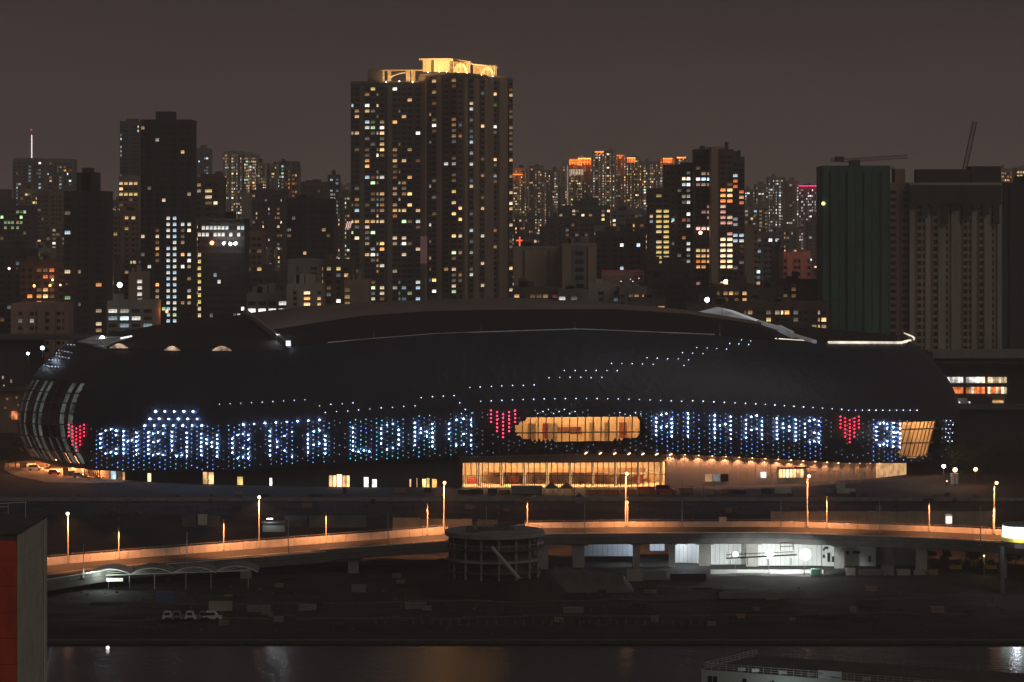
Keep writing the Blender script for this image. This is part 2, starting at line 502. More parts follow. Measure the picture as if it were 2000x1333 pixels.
# soffit and recessed base wall
b = MB(); so_ = MB()
NB = 320
base = []
for i in range(NB):
    s = PER * i / NB; th = th_s(s)
    lip = Sfac(s, -1); x, y = plan(th, .935); base.append((Vector((x, y, -3)), Vector((x, y, lip[2] + .4)), lip))
for i in range(NB):
    k = (i + 1) % NB
    so_.face([base[i][2], base[k][2], base[k][1], base[i][1]])
M_soff = mat('soffit_panels', (.30, .25, .2), .6, var=.15)
so_.build('soffit', M_soff, ST)
sA, sB_ = s_of_px(1640), s_of_px(1325)
M_wallp = mat('beige_wall_panels', (.42, .34, .27), .7, var=.12, scale=.3, stretch=(1, 1, .05))
M_base = mat('dark_base_cladding', (.06, .052, .046), .8, var=.3, scale=.3)
bw = MB(); bd = MB()
basev = []; basef = []
GL0, GL1 = s_of_px(1326), s_of_px(893)        # glass lobby
SL0, SL1 = s_of_px(190), PER * .5 + 4
for i in range(NB):
    k = (i + 1) % NB; s = PER * (i + .5) / NB
    n = len(basev); basev += [base[i][0], base[k][0], base[k][1], base[i][1]]; basef.append((n, n + 1, n + 2, n + 3))
    if GL0 < s < GL1: continue
    if SL0 < s < SL1: continue
    tgt = bw if s_of_px(1770) < s < sB_ + 1 else bd
    tgt.face([base[i][0], base[k][0], base[k][1], base[i][1]])
bd.build('base_wall', M_base, ST, 'stuff')
BVB = BVHTree.FromPolygons(basev, basef)
# the lit beige wall: separate tall panels
s = s_of_px(1768); pan_i = 0
def base_pt(s, r, z): x, y = plan(th_s(s), r); return Vector((x, y, z))
while s < sB_ - .3:
    s2 = min(s + 2.6, sB_)
    zt = Sfac((s + s2) / 2, -1)[2] + .35
    q = MB()
    A, B_ = base_pt(s + .03, .9345, 0), base_pt(s2 - .03, .9345, 0)
    U = (B_ - A); L = U.length; U.normalize(); N = Vector((-U[1], U[0], 0))
    if N[1] > 0: N = -N
    q.obox(A, U, N, L, 0, .15, .02, zt)
    q.build('wall_panel', M_wallp, ST)
    s = s2
def hit(bv, px, py):
    h = bv.ray_cast(EYE, ray(px, py)); return (h[0], h[1]) if h[0] is not None else (None, None)
def rect_on(bv, x0, x1, y0, y1, n0, n1, bld, mi=0, ztop=None):
    """box on a vertical wall behind the pixel rectangle"""
    a, na = hit(bv, x0, y1); c_, nc = hit(bv, x1, y1); d, _ = hit(bv, x0, y0)
    if a is None or c_ is None or d is None: return None
    if a[2] < .06: k_ = .06 - a[2]; a = a + Vector((0, 0, k_)); d = d + Vector((0, 0, k_))
    U = Vector((c_[0] - a[0], c_[1] - a[1], 0)); L = U.length; U.normalize(); N = Vector((U[1], -U[0], 0))
    if N[1] > 0: N = -N
    bld.obox(a, U, N, L, n0, n1, a[2], d[2], mi)
    return a, U, N, L, a[2], d[2]
# doors and small windows in the dark base wall
for (x0, x1, y0, y1, h, l) in [(397, 406, 930, 953, 'warm', 2), (408, 418, 930, 953, 'warm', 3), (464, 475, 937, 953, 'yellow', 2), (527, 532, 937, 952, 'white', 3), (643, 650, 933, 955, 'warm', 2), (651, 657, 933, 955, 'warm', 3), (658, 668, 932, 956, 'cream', 3),
        (669, 676, 933, 955, 'warm', 2), (677, 683, 933, 955, 'warm', 3), (711, 720, 938, 957, 'white', 3), (727, 736, 937, 952, 'white', 3), (800, 803, 936, 951, 'warm', 2), (825, 832, 936, 952, 'yellow', 3), (833, 839, 936, 954, 'yellow', 2), (844, 853, 937, 953, 'amber', 3),
        (217, 228, 928, 944, 'cool', 2), (240, 245, 930, 945, 'warm', 2), (289, 296, 932, 948, 'warm', 3), (814, 815, 935, 953, 'warm', 2)]:
    q = MB(); g = rect_on(BVB, x0, x1, y0, y1, .02, .12, q)
    if g:
        a, U, N, L, za, zb = g
        fr = MB(); fr.obox(a - U * .18, U, N, .18, .0, .3, za, zb + .15); fr.obox(a + U * L, U, N, .18, 0, .3, za, zb + .15); fr.obox(a, U, N, L, 0, .3, zb, zb + .15)
        o = q.build('lit_doorway', mat('lit_%s_%d' % (h, l)) if ('lit_%s_%d' % (h, l)) in _mats else lit_mat(h, l), ST); fr.build('door_frame', M_frame, o)
for (x0, x1, y0, y1, h, l, n) in [(1377, 1390, 927, 941, 'warm', 1, 2), (1392, 1406, 927, 941, 'cool', 0, 2), (1407, 1422, 926, 941, 'dark', 0, 2), (1521, 1526, 917, 933, 'warm', 3, 1), (1528, 1533, 917, 933, 'warm', 3, 1), (1535, 1540, 917, 933, 'cream', 3, 1), (1542, 1547, 917, 933, 'warm', 3, 1), (1549, 1554, 917, 933, 'warm', 3, 1), (1556, 1561, 917, 933, 'warm', 2, 1), (1563, 1568, 917, 933, 'warm', 3, 1)]:
    q = MB(); rect_on(BVB, x0, x1, y0, y1, .2, .3, q)
    q.build('shopfront_window', M_glass if h == 'dark' else lit_mat(h, l), ST)
q = MB(); rect_on(BVB, 1517, 1572, 913.5, 916, .2, 1.6, q); q.build('entrance_canopy', M_frame, ST)
q = MB(); rect_on(BVB, 1485, 1495, 923, 933, .3, .6, q); q.build('light_box', mat('lit_white_3') if 'lit_white_3' in _mats else lit_mat('white', 3), ST)
# glazed fins on the right side entrance
s = s_of_px(1829)
while s < s_of_px(1769):
    A = base_pt(s, .9348, 0); B_ = base_pt(s + .95, .9348, 0); U = (B_ - A); L = U.length; U.normalize(); N = Vector((U[1], -U[0], 0)); N = N if N[1] < 0 else -N
    q = MB(); q.obox(A, U, N, L * .72, .02, .2, .1, Sfac(s, -1)[2] + .2); q.build('lit_fin', mat('lobby_fin', (.6, .5, .4), .6, emit=HUE['warm'], es=.62, evar=.4, var=.1), ST)
    s += .95
# --------- glass lobby: real room behind real mullions
M_cream = mat('cream_interior_wall', (.62, .52, .38), .8, var=.1, scale=.5)
M_pane = bpy.data.materials.new('clear_glass'); M_pane.use_nodes = True
tt = M_pane.node_tree; tt.nodes.clear()
oo = tt.nodes.new('ShaderNodeOutputMaterial'); a1 = tt.nodes.new('ShaderNodeBsdfTransparent'); a2 = tt.nodes.new('ShaderNodeBsdfGlossy'); mxx = tt.nodes.new('ShaderNodeMixShader')
a2.inputs['Roughness'].default_value = .08; a1.inputs['Color'].default_value = (.93, .94, .92, 1); mxx.inputs[0].default_value = .07
tt.links.new(a1.outputs[0], mxx.inputs[1]); tt.links.new(a2.outputs[0], mxx.inputs[2]); tt.links.new(mxx.outputs[0], oo.inputs[0])
nm = 36
ss = [GL0 + (GL1 - GL0) * i / nm for i in range(nm + 1)]
ztr, ztop = CH - (929 - HY) * base_pt((GL0 + GL1) / 2, .935, 0)[1] / F, 7.3
bars = MB(); fins = MB()
rl = random.Random(11)
def lobby_top(s): return min(ztop, Sfac(s, -1)[2] - 1.4)
for i in range(nm + 1):
    A = base_pt(ss[i], .936, 0); bars.tube((A[0], A[1], 0), (A[0], A[1], lobby_top(ss[i])), .17, 4)
for i in range(nm):
    A = base_pt(ss[i], .936, 0); B_ = base_pt(ss[i + 1], .936, 0); zt = lobby_top((ss[i] + ss[i + 1]) / 2)
    U = B_ - A; L = U.length; U.normalize(); N = Vector((U[1], -U[0], 0)); N = N if N[1] < 0 else -N
    bars.obox(A, U, N, L, -.06, .1, ztr - .08, ztr + .08); bars.obox(A, U, N, L, -.06, .1, zt - .1, zt + .1)
    for (za, zb) in ((.1, ztr - .1), (ztr + .1, zt - .12)):
        q = MB(); q.obox(A + U * .12, U, N, L - .24, -.03, .0, za, zb); q.build('glass_pane', M_pane, ST)
    # slim posts of the lower glazing
    for k in range(1, 3):
        if i > 9: fins.obox(A + U * (L * k / 3 - .12), U, N, .22 if i > 22 else .12, -.1, .12, .1, ztr)
bars.build('window_frame', M_frame, ST); fins.build('lower_posts', M_frame, ST)
fs = MB()                                       # fascia between glass and lip, with louvre blades
for i in range(nm):
    A = base_pt(ss[i], .937, 0); B_ = base_pt(ss[i + 1], .937, 0); zt = lobby_top((ss[i] + ss[i + 1]) / 2)
    U = B_ - A; L = U.length; U.normalize(); N = Vector((U[1], -U[0], 0)); N = N if N[1] < 0 else -N
    fs.obox(A, U, N, L, -.2, .15, zt + .1, Sfac(ss[i], -1)[2] + .6)
fs.build('fascia', M_soff, ST)
lv_ = MB()
s = s_of_px(1140)
while s < s_of_px(893):
    P0 = Sfac(s, -1.0); th = th_s(s); x, y = plan(th, .985); lv_.tube((x, y, P0[2] - .15), (P0[0], P0[1] + 1.0, P0[2] + .15), .12, 4); s += .75
lv_.build('louvre_blades', M_gut, ST)
# room: floor, back wall, ceiling, balcony slab, lights
rm = MB(); D = 16.0
for i in range(nm):
    A = base_pt(ss[i], .934, 0); B_ = base_pt(ss[i + 1], .934, 0)
    rm.face([(A[0], A[1] + D, 0), (B_[0], B_[1] + D, 0), (B_[0], B_[1] + D, 8.2), (A[0], A[1] + D, 8.2)])
    rm.face([(A[0], A[1], 8.2), (B_[0], B_[1], 8.2), (B_[0], B_[1] + D, 8.2), (A[0], A[1] + D, 8.2)])
    rm.face([(A[0], A[1], .05), (B_[0], B_[1], .05), (B_[0], B_[1] + D, .05), (A[0], A[1] + D, .05)])
for s in (GL0, GL1):
    A = base_pt(s, .934, 0); rm.face([(A[0], A[1], 0), (A[0], A[1] + D, 0), (A[0], A[1] + D, 8.2), (A[0], A[1], 8.2)])
rm.build('lobby_room', M_cream, ST)
bl = MB(); A = base_pt(GL1 - 8, .934, 0); B_ = base_pt(GL0 + 6, .934, 0)
bl.box(A[0], B_[0], A[1] + 8, A[1] + 15, 3.7, 4.1); bl.box(A[0], B_[0], A[1] + 7.9, A[1] + 8, 3.7, 5.1); bl.build('balcony_slab', mat('wood_veneer', (.36, .22, .12), .6, var=.3), ST)
for i in range(0, nm, 4):
    cols = MB(); A = base_pt(ss[i] + 1.2, .934, 0); cols.tube((A[0], A[1] + 4, 0), (A[0], A[1] + 4, 8.2), .4, 10); cols.build('lobby_column', M_white, ST)
for i in range(14):
    A = base_pt(GL0 + 5 + i * 4.4, .934, 0); q = MB(); w = rl.uniform(1.5, 4)
    q.box(A[0], A[0] + w, A[1] + 9 + rl.uniform(0, 4), A[1] + 13.5, 0.1, rl.uniform(1.2, 3.2)); q.build('kiosk', mat(['wood_veneer', 'kiosk_red', 'kiosk_brown'][i % 3], [(.36, .22, .12), (.45, .08, .05), (.2, .12, .08)][i % 3], .6), ST)
M_lum = mat('luminous_ceiling_panel', (.8, .8, .8), .5, var=0, emit=(1, .54, .25), es=38, sample='FRONT')
for i in range(12):
    A = base_pt(GL0 + (GL1 - GL0) * (i + .5) / 12, .934, 0); q = MB(); q.box(A[0] - 1.9, A[0] + 1.9, A[1] + 4.2, A[1] + 8.6, 8.05, 8.15); q.build('ceiling_light', M_lum, ST)
# canopy downlight tubes right of the louvres
M_can = mat('canopy_light_tube', (.8, .8, .8), .5, var=0, emit=(1, .55, .33), es=5.0, sample='AUTO')
for i, px in enumerate((1146, 1174, 1202, 1230, 1257, 1284, 1311)):
    h, n = hit(BV, px, 885 + i * .4)
    if h is None: h = Vector(at(px, 886, 789))
    q = MB(); q.tube(h + Vector((-.55, -.6, -.25)), h + Vector((.5, .3, .4 - i * .03)), .17, 6); q.build('canopy_light', M_can, ST)
# downlights washing the beige wall
M_down = mat('downlight_lens', (.8, .8, .8), .5, var=0, emit=(1, .55, .30), es=14, sample='NONE')
i = 0; s = s_of_px(1334)
while s > s_of_px(1770):
    zt = Sfac(s, -1)[2]; A = base_pt(s, .9445, zt - .12)
    q = MB(); q.tube(A, A + Vector((0, 0, .3)), .18, 8); q.build('downlight', M_down, ST)
    f_ = max(.22, 1 - max(0, (s_of_px(1560) - s)) / 34)
    l = point('downlight_lamp', A + Vector((0, -.2, -.25)), 1000 * f_, (1, .44, .22), kind='SPOT', rot=(0, 0, 0), spot=R(125), size=.15); l.parent = ST; l.matrix_parent_inverse = Matrix.Translation(ST.location).inverted()
    s -= 4.4
# --------- middle window: frames, panes, room
def bay_window(name, s0, s1, v0, v1, n, inset, rows, light, lcol, depth, side=''):
    fr = MB(); st = []
    for i in range(n + 1):
        s = s0 + (s1 - s0) * i / n
        P0 = Sfac(s, v0); P1 = Sfac(s, v1); d = Vector((math.cos(th_s(s)), math.sin(th_s(s)), 0)); d = Vector((P0[0] - SX, (P0[1] - SY) * 2.2, 0)).normalized()
        st.append([(Sfac(s, v0 + (v1 - v0) * k / rows) - d * inset) for k in range(rows + 1)])
        fr.tube(st[-1][0], st[-1][-1], .21, 4)
    for i in range(n):
        for k in range(rows + 1): fr.tube(st[i][k], st[i + 1][k], .26 if 0 < k < rows else .14, 4)
        for k in range(rows):
            a, b_, c_, d_ = st[i][k], st[i + 1][k], st[i + 1][k + 1], st[i][k + 1]
            cen = (a + b_ + c_ + d_) / 4
            q = MB(); q.face([cen + (z - cen) * .93 for z in (a, b_, c_, d_)]); q.build('glass_pane', M_pane, ST)
    fr.build('window_frame', M_frame, ST)
    rmm = MB()
    for i in range(n):
        a, b_ = st[i][0], st[i + 1][0]; c_, d_ = st[i + 1][-1], st[i][-1]
        off = Vector(((a[0] - SX), (a[1] - SY) * 2.2, 0)).normalized() * -depth
        lo, hi = min(a[2], b_[2]) - 1, max(c_[2], d_[2]) + 1
        A = Vector((a[0], a[1], 0)) + off; B_ = Vector((b_[0], b_[1], 0)) + off
        rmm.face([(A[0], A[1], lo), (B_[0], B_[1], lo), (B_[0], B_[1], hi), (A[0], A[1], hi)])
        rmm.face([(A[0], A[1], hi), (B_[0], B_[1], hi), (c_[0], c_[1], hi), (d_[0], d_[1], hi)])
        rmm.face([(A[0], A[1], lo), (B_[0], B_[1], lo), (b_[0], b_[1], lo), (a[0], a[1], lo)])
        if i % 2 == 0 or n < 8:
            q = MB(); P = (Vector((a[0], a[1], hi - .15)) + off * .4); q.box(P[0] - 1.3, P[0] + 1.3, P[1] - .8, P[1] + .8, hi - .2, hi - .1); q.build('ceiling_light', light, ST)
    for s_ in (st[0], st[-1]):
        off = Vector(((s_[0][0] - SX), (s_[0][1] - SY) * 2.2, 0)).normalized() * -depth
        a = s_[0]; c_ = s_[-1]
        rmm.face([(a[0], a[1], a[2] - 1), (a[0] + off[0], a[1] + off[1], a[2] - 1), (a[0] + off[0], a[1] + off[1], c_[2] + 1), (c_[0], c_[1], c_[2] + 1)])
    rmm.build('room', M_cream, ST)
    return st
M_lum2 = mat('room_ceiling_light', (.8, .8, .8), .5, var=0, emit=(1, .50, .19), es=85, sample='FRONT')
st1 = bay_window('middle', s_of_px(1256), s_of_px(1006), -.62, .30, 16, .9, 2, M_lum2, None, 7.5)
for (px, w, colr, z0_, z1_) in [(1067, .8, (.5, .12, .08), 1.5, 5), (1080, 1.6, (.55, .5, .4), 0, 5), (1105, 4.2, (.5, .22, .13), 2.9, 3.8), (1128, 1.6, (.5, .2, .12), 2.6, 3.8), (1222, 1.2, (.6, .2, .12), 1.5, 5), (1160, .8, (.5, .4, .3), 0, 5), (1040, 1.2, (.35, .3, .22), 0, 5), (1190, .8, (.4, .34, .26), 0, 5)]:
    P = Sfac(s_of_px(px), -.5); q = MB(); q.box(P[0] - w, P[0] + w, P[1] + 5.6, P[1] + 6.0, P[2] - 1 + z0_, P[2] + z1_); q.build('wall_panel', mat('interior_%d' % px, colr, .7, var=.1), ST)
st2 = bay_window('right', s_of_px(1840), s_of_px(1755), -.85, .16, 10, .9, 3, M_lum2, None, 5.0)
# --------- side glazing on the left end
PG = [[None] * 8 for _ in range(13)]
vs = [-.93, -.62, -.3, 0, .15, .29, .42, .56]
nn = 22; gs = [sL0 + (sL1 - sL0) * i / nn for i in range(nn + 1)]
M_gdark = mat('tinted_glass', (.025, .028, .028), .15, var=.3, scale=.2)
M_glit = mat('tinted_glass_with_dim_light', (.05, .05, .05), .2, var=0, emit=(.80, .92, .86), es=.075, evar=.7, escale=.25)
fr = MB(); rg = random.Random(5)
for i in range(nn + 1):
    pts = [Sfac(gs[i], v) for v in vs]
    for a, b_ in zip(pts, pts[1:]): fr.tube(a, b_, .10, 4)
for j, v in enumerate(vs):
    for i in range(nn): fr.tube(Sfac(gs[i], v), Sfac(gs[i + 1], v), .26, 4)
fr.build('glazing_frame', M_frame, ST)
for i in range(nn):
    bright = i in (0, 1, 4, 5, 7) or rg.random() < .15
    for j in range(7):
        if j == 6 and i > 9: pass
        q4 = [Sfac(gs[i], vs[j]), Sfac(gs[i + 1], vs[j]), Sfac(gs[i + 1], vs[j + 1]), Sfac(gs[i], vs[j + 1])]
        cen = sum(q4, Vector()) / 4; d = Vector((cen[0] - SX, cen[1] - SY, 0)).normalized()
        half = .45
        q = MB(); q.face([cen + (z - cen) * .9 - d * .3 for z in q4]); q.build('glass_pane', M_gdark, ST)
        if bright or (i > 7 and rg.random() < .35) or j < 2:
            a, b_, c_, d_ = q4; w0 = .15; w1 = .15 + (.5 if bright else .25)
            q = MB(); q.face([a.lerp(b_, w0) - d * .2, a.lerp(b_, w1) - d * .2, d_.lerp(c_, w1) - d * .2, d_.lerp(c_, w0) - d * .2]); q.build('lit_blind', M_glit if bright else mat('faint_blind', (.1, .1, .1), .4, emit=(.8, .85, .8), es=.05, evar=.5), ST)  # glowing stripes stand in for floodlit fins
# --------- roofs
def Zp(px, py, Y): return at(px, py, Y)
def rimY(px):
    lo, hi = -PI + 1e-4, -1e-4
    for _ in range(50):
        mid = (lo + hi) / 2; x, y = plan(mid, .896)
        if 1000 + F * x / y > px: hi = mid
        else: lo = mid
    return plan((lo + hi) / 2, .896)[1]
def loft(rows, n, m, name, seams=0):
    b = MB(); 
    for row in rows:
        for i in range(n + 1): b.v.append(tuple(row(i / n)))
    for j in range(len(rows) - 1):
        for i in range(n):
            a = j * (n + 1) + i; b.f.append((a, a + 1, a + n + 2, a + n + 1)); b.m.append(0)
    o = b.build(name, m, ST)
    for p_ in o.data.polygons: p_.use_smooth = True
    return o
def lerp_rows(r0, r1, k): return [(lambda u, t_=t_: r0(u).lerp(r1(u), t_)) for t_ in [i / k for i in range(k + 1)]]
RC = lambda u: (lambda px: Zp(px, interp(RIM, px) - .8, rimY(px) + .3))(566 + (1590 - 566) * u)
R2 = lambda u: (lambda px: Zp(px, interp([(529, 645), (610, 632), (700, 618), (835, 608), (1000, 605), (1200, 604), (1340, 613), (1520, 640)], px), 842))(529 + (1520 - 529) * u)
R3 = lambda u: (lambda px: Zp(px, interp([(480, 614), (600, 600), (830, 588), (1000, 583), (1150, 591), (1300, 606), (1400, 614), (1440, 620)], px), 900))(480 + (1440 - 480) * u)
R4 = lambda u: Vector((R3(u)[0] * 1.03, 953, R3(u)[2] - 7))
loft(lerp_rows(RC, R2, 4), 60, M_roofd, 'sliding_roof')
UP = Vector((0, 0, .8))
loft([lambda u: R2(u) - UP * .3, lambda u: R2(u) + UP, lambda u: R2(u).lerp(R3(u), .5) + UP * 1.3, lambda u: R3(u) + UP * .4, R4], 60, M_roofb, 'upper_roof_panel')
L0 = lambda u: (lambda px: Zp(px, interp(RIM, px) - .5, rimY(px) + .3))(146 + (566 - 146) * u)
L3 = lambda u: (lambda px: Zp(px, interp([(150, 662), (300, 636), (480, 614)], px), 895))(152 + (480 - 152) * u)
L4 = lambda u: Vector((L3(u)[0], 950, L3(u)[2] - 6))
loft(lerp_rows(L0, L3, 4) + [L4], 30, M_roofd, 'left_roof')
Q0 = lambda u: (lambda px: Zp(px, interp(RIM, px) - .5, rimY(px) + .3))(1590 + (1793 - 1590) * u)
Q3 = lambda u: (lambda px: Zp(px, interp([(1440, 620), (1480, 626), (1600, 640), (1700, 650), (1790, 659)], px), 890))(1440 + (1790 - 1440) * u)
Q4 = lambda u: Vector((Q3(u)[0], 948, Q3(u)[2] - 6))
loft(lerp_rows(Q0, Q3, 4) + [Q4], 30, M_roofd, 'right_roof')
# seam kerb between left roof and sliding roof, lit at its lower end
q = MB(); 
pts = [L0(1).lerp(L3(1), k / 6) for k in range(7)]
for a, b_ in zip(pts, pts[1:]): q.hexa([a + Vector((-.7, 0, 0)), a + Vector((.5, 0, 0)), b_ + Vector((.5, 0, 0)), b_ + Vector((-.7, 0, 0))], [a + Vector((-.7, 0, 1.5)), a + Vector((.5, 0, 1.5)), b_ + Vector((.5, 0, 1.5)), b_ + Vector((-.7, 0, 1.5))])
q.build('roof_seam', M_gut, ST)
a = L0(1)
l = point('seam_floodlight', at(548, 664, 826) + Vector((-1, -4, 2.5)), 260, (.9, .95, 1), size=.3); l.parent = ST; l.matrix_parent_inverse = Matrix.Translation(ST.location).inverted()
q = MB(); c_ = at(562, 672, 798); q.box(c_[0] - .5, c_[0] + .8, c_[1] - .4, c_[1] + .3, c_[2] - .6, c_[2] + .9); q.build('seam_lamp', mat('cool_lamp_lens', (.8, .8, .8), .4, var=0, emit=(.85, .95, 1), es=1.6), ST)
# right roof lantern: folded white membrane with light inside
M_mem = mat('backlit_white_membrane', (.6, .6, .6), .6, var=.1, emit=(.8, .82, .85), es=.13, evar=.35, escale=.08)
P = lambda px, py, Y: at(px, py, Y)
q = MB()
q.face([P(1335, 616, 880), P(1345, 617, 862), P(1412, 622, 852), P(1480, 629, 845), P(1400, 600, 872)])
q.build('membrane_front', M_mem, ST)
q = MB(); q.face([P(1400, 600, 872), P(1480, 629, 845), P(1500, 632, 842), P(1430, 606, 880)]); q.build('membrane_side', mat('backlit_membrane_bright', (.7, .7, .7), .6, var=.1, emit=(.82, .84, .88), es=.38, evar=.3, escale=.1), ST)
q = MB()
for a, b_, w in ((P(1480, 629, 845), P(1520, 642, 830), .5), (P(1520, 642, 830), P(1545, 654, 818), 1.0), (P(1545, 654, 818), P(1590, 668, 803), .45)):
    q.hexa([a + Vector((-.2, 0, -w)), a + Vector((.8, 0, -w)), b_ + Vector((.8, 0, -w)), b_ + Vector((-.2, 0, -w))], [a + Vector((-.2, 0, w)), a + Vector((.8, 0, w)), b_ + Vector((.8, 0, w)), b_ + Vector((-.2, 0, w))])
q.build('membrane_gutter', M_mem, ST)
# thin roof edge line, and the lit gutter round the right end
def curve_tube(pts, r, m, name, n=5):
    q = MB()
    for a, b_ in zip(pts, pts[1:]): q.tube(a, b_, r, n)
    return q.build(name, m, ST)
M_line = mat('light_strip_faint', (.6, .6, .58), .5, var=0, emit=(1, .95, .88), es=.035, evar=.9, escale=.12)
curve_tube([at(px, interp(RIM, px) - 1.2, rimY(px)) for px in range(640, 1406, 12)], .14, M_line, 'roof_edge_strip')
M_strip = mat('gutter_light_strip', (.8, .8, .8), .5, var=0, emit=(1, .84, .66), es=1.25, evar=.45, escale=.15)
def tipc(px): return at(px, interp(RIM, px) - 1.0, rimY(px) - .1)
curve_tube([tipc(px) for px in list(range(1618, 1786, 8))], .42, M_strip, 'gutter_light')
curve_tube([tipc(1785), at(1786, 661, 872), at(1781, 657, 885), at(1766, 651, 900)], .25, M_strip, 'gutter_light')
curve_tube([at(px, interp(RIM, px) - 3.5, rimY(px) + .6) for px in range(1514, 1600, 10)], .12, M_strip, 'gutter_light')
M_glow = mat('recess_glow_warm', (.7, .6, .5), .6, var=0, emit=(1, .68, .45), es=.5, evar=.8, escale=.35)
for (x0, x1, y0) in ((215, 250, 679.0), (320, 352, 684), (414, 452, 684)):
    n_ = 6; q = MB()
    for i in range(n_):
        xa = x0 + (x1 - x0) * i / n_; xb = x0 + (x1 - x0) * (i + 1) / n_; hgt = math.sin(PI * (i + .5) / n_)
        A = at(xa, y0 + 1.5, rimY(xa) - .25); B_ = at(xb, y0 + 1.5, rimY(xb) - .25)
        q.face([A, B_, B_ + Vector((0, 0, .15 + 1.3 * math.sin(PI * (i + 1) / n_))), A + Vector((0, 0, .15 + 1.3 * math.sin(PI * i / n_)))])
    q.build('rim_recess', M_glow, ST)
# rooftop railing on the crest, small masts and hatches
q = MB()
def crest(px): return Zp(px, interp([(830, 588), (1000, 583), (1150, 591), (1250, 600), (1300, 606)], px), 900) + UP * .4
for px in range(835, 1260, 12):
    a = crest(px); b_ = crest(px + 12)
    q.tube(a, a + Vector((0, 0, 1.1)), .05, 4); q.tube(a + Vector((0, 0, 1.1)), b_ + Vector((0, 0, 1.1)), .05, 4); q.tube(a + Vector((0, 0, .6)), b_ + Vector((0, 0, .6)), .04, 4)
q.build('roof_railing', M_steel, ST)
for (px, py, hh) in ((730, 662, 2.2), (940, 651, 2.0), (1123, 644, 2.4), (1406, 656, 3.2), (1410, 622, 5.0), (1519, 664, 1.5), (1583, 668, 1.8), (1755, 669, 1.8), (1764, 650, 1.5)):
    A = at(px, py, rimY(min(1780, px)) + .5 if py > 630 else 850); q = MB(); q.tube(A, A + Vector((0, 0, hh)), .09, 4); q.box(A[0] - .3, A[0] + .3, A[1] - .2, A[1] + .2, A[2], A[2] + .5); q.build('roof_mast', M_steel, ST)
# terrace opening at the left end of the roof
q = MB()
for i in range(11):
    a = at(158 + i * 3.2, 668 - i * .2, 838 + i * 2); q.tube(a, a + Vector((0, 0, 1.9)), .06, 4)
q.build('terrace_railing', M_steel, ST)
q = MB(); a = at(150, 668, 836); b_ = at(205, 676, 826); c_ = at(255, 659, 842); d_ = at(190, 655, 858); q.face([a, b_, c_, d_]); q.build('terrace_floor', mat('pale_terrace', (.4, .38, .36), .7, emit=(.9, .85, .8), es=.03, evar=.8, escale=.2), ST)  # light on the floor put in as a faint glow
q = MB(); q.tube(at(236, 661, 838), at(257, 657, 842), .25, 5); q.build('terrace_light', mat('cool_lamp_lens'), ST)
# --------- LEDs
def led_at(px, py, r, q, out=.42):
    h, n = hit(BV, px, py)
    if h is None: return
    d = Vector((h[0] - SX, (h[1] - SY) * 2.5, 0)).normalized()
    q.octa(h + d * out, r)
def led_mat(n, c_, e_, s_='AUTO'): return mat(n, (.5, .5, .5), .4, var=0, emit=c_, es=e_, sample=s_)
M_ledw = led_mat('led_white_blue', (.38, .58, 1.0), 110.0)
M_ledw2 = led_mat('led_white', (.66, .78, 1.0), 5)
M_ledr = led_mat('led_red', (1.0, .012, .045), 6)
M_ledp = led_mat('led_pink', (1.0, .035, .10), 6)
M_ledb = led_mat('led_blue_dim', (.12, .32, 1.0), 4.5, 'AUTO')
M_ledt = led_mat('led_teal_dim', (.10, .66, .74), 3.6, 'AUTO')
M_ledg = led_mat('led_faint', (.5, .65, .8), .8, 'NONE')
GLY = {  # dot rows, top to bottom
 'C': ['0111', '1001', '1000', '1000', '1001', '0111'], 'H': ['1001', '1001', '1111', '1001', '1001', '1001'], 'E': ['1111', '1000', '1110', '1000', '1000', '1111'],
 'U': ['1001', '1001', '1001', '1001', '1001', '0111'], 'N': ['1001', '1101', '1111', '1011', '1001', '1001'], 'G': ['0111', '1001', '1000', '1011', '1001', '0111'],
 'K': ['1001', '1010', '1100', '1100', '1010', '1001'], 'A': ['0110', '1001', '1001', '1111', '1001', '1001'], 'L': ['1000', '1000', '1000', '1000', '1000', '1111'],
 'O': ['0110', '1001', '1001', '1001', '1001', '0110'], 'I': ['1', '1', '1', '1', '1', '1'],
 '#': ['0110110', '1111111', '1111111', '0111110', '0011100', '0001000']}
WORDS = [('C', 198, 228, 839, 884), ('H', 243, 268, 843, 886), ('E', 291, 320, 845, 887), ('U', 337, 366, 844, 889), ('N', 394, 425, 848, 889), ('G', 455, 486, 848, 893),
         ('K', 528, 571, 842, 890), ('A', 602, 636, 841, 884), ('L', 690, 722, 836, 880), ('O', 745, 779, 828, 876), ('N', 811, 845, 826, 870), ('G', 877, 920, 818, 868),
         ('K', 1261, 1290, 805, 846), ('A', 1281, 1311, 808, 850), ('I', 1343, 1343, 808, 852), ('H', 1395, 1426, 812, 855), ('A', 1456, 1487, 812, 855), ('N', 1516, 1553, 818, 858), ('G', 1571, 1598, 820, 862),
         ('C', 1710, 1731, 826, 868), ('H', 1743, 1756, 826, 872)]
WORDS.pop(12)
glow_c = []
for (ch, x0, x1, y0, y1) in WORDS:
    g = GLY[ch]; q = MB(); nr = len(g); nc = len(g[0])
    for j, row in enumerate(g):
        for i, cc in enumerate(row):
            px = x0 + (x1 - x0) * (i / (nc - 1) if nc > 1 else 0); py = y0 + (y1 - y0) * j / (nr - 1) + (2.2 if i % 2 else 0)
            if cc == '1': led_at(px, py, .14 * rr.uniform(.8, 1.15), q)
    o = q.build('led_letter', M_ledw, ST, 'stuff')
    glow_c.append(((x0 + x1) / 2, (y0 + y1) / 2))
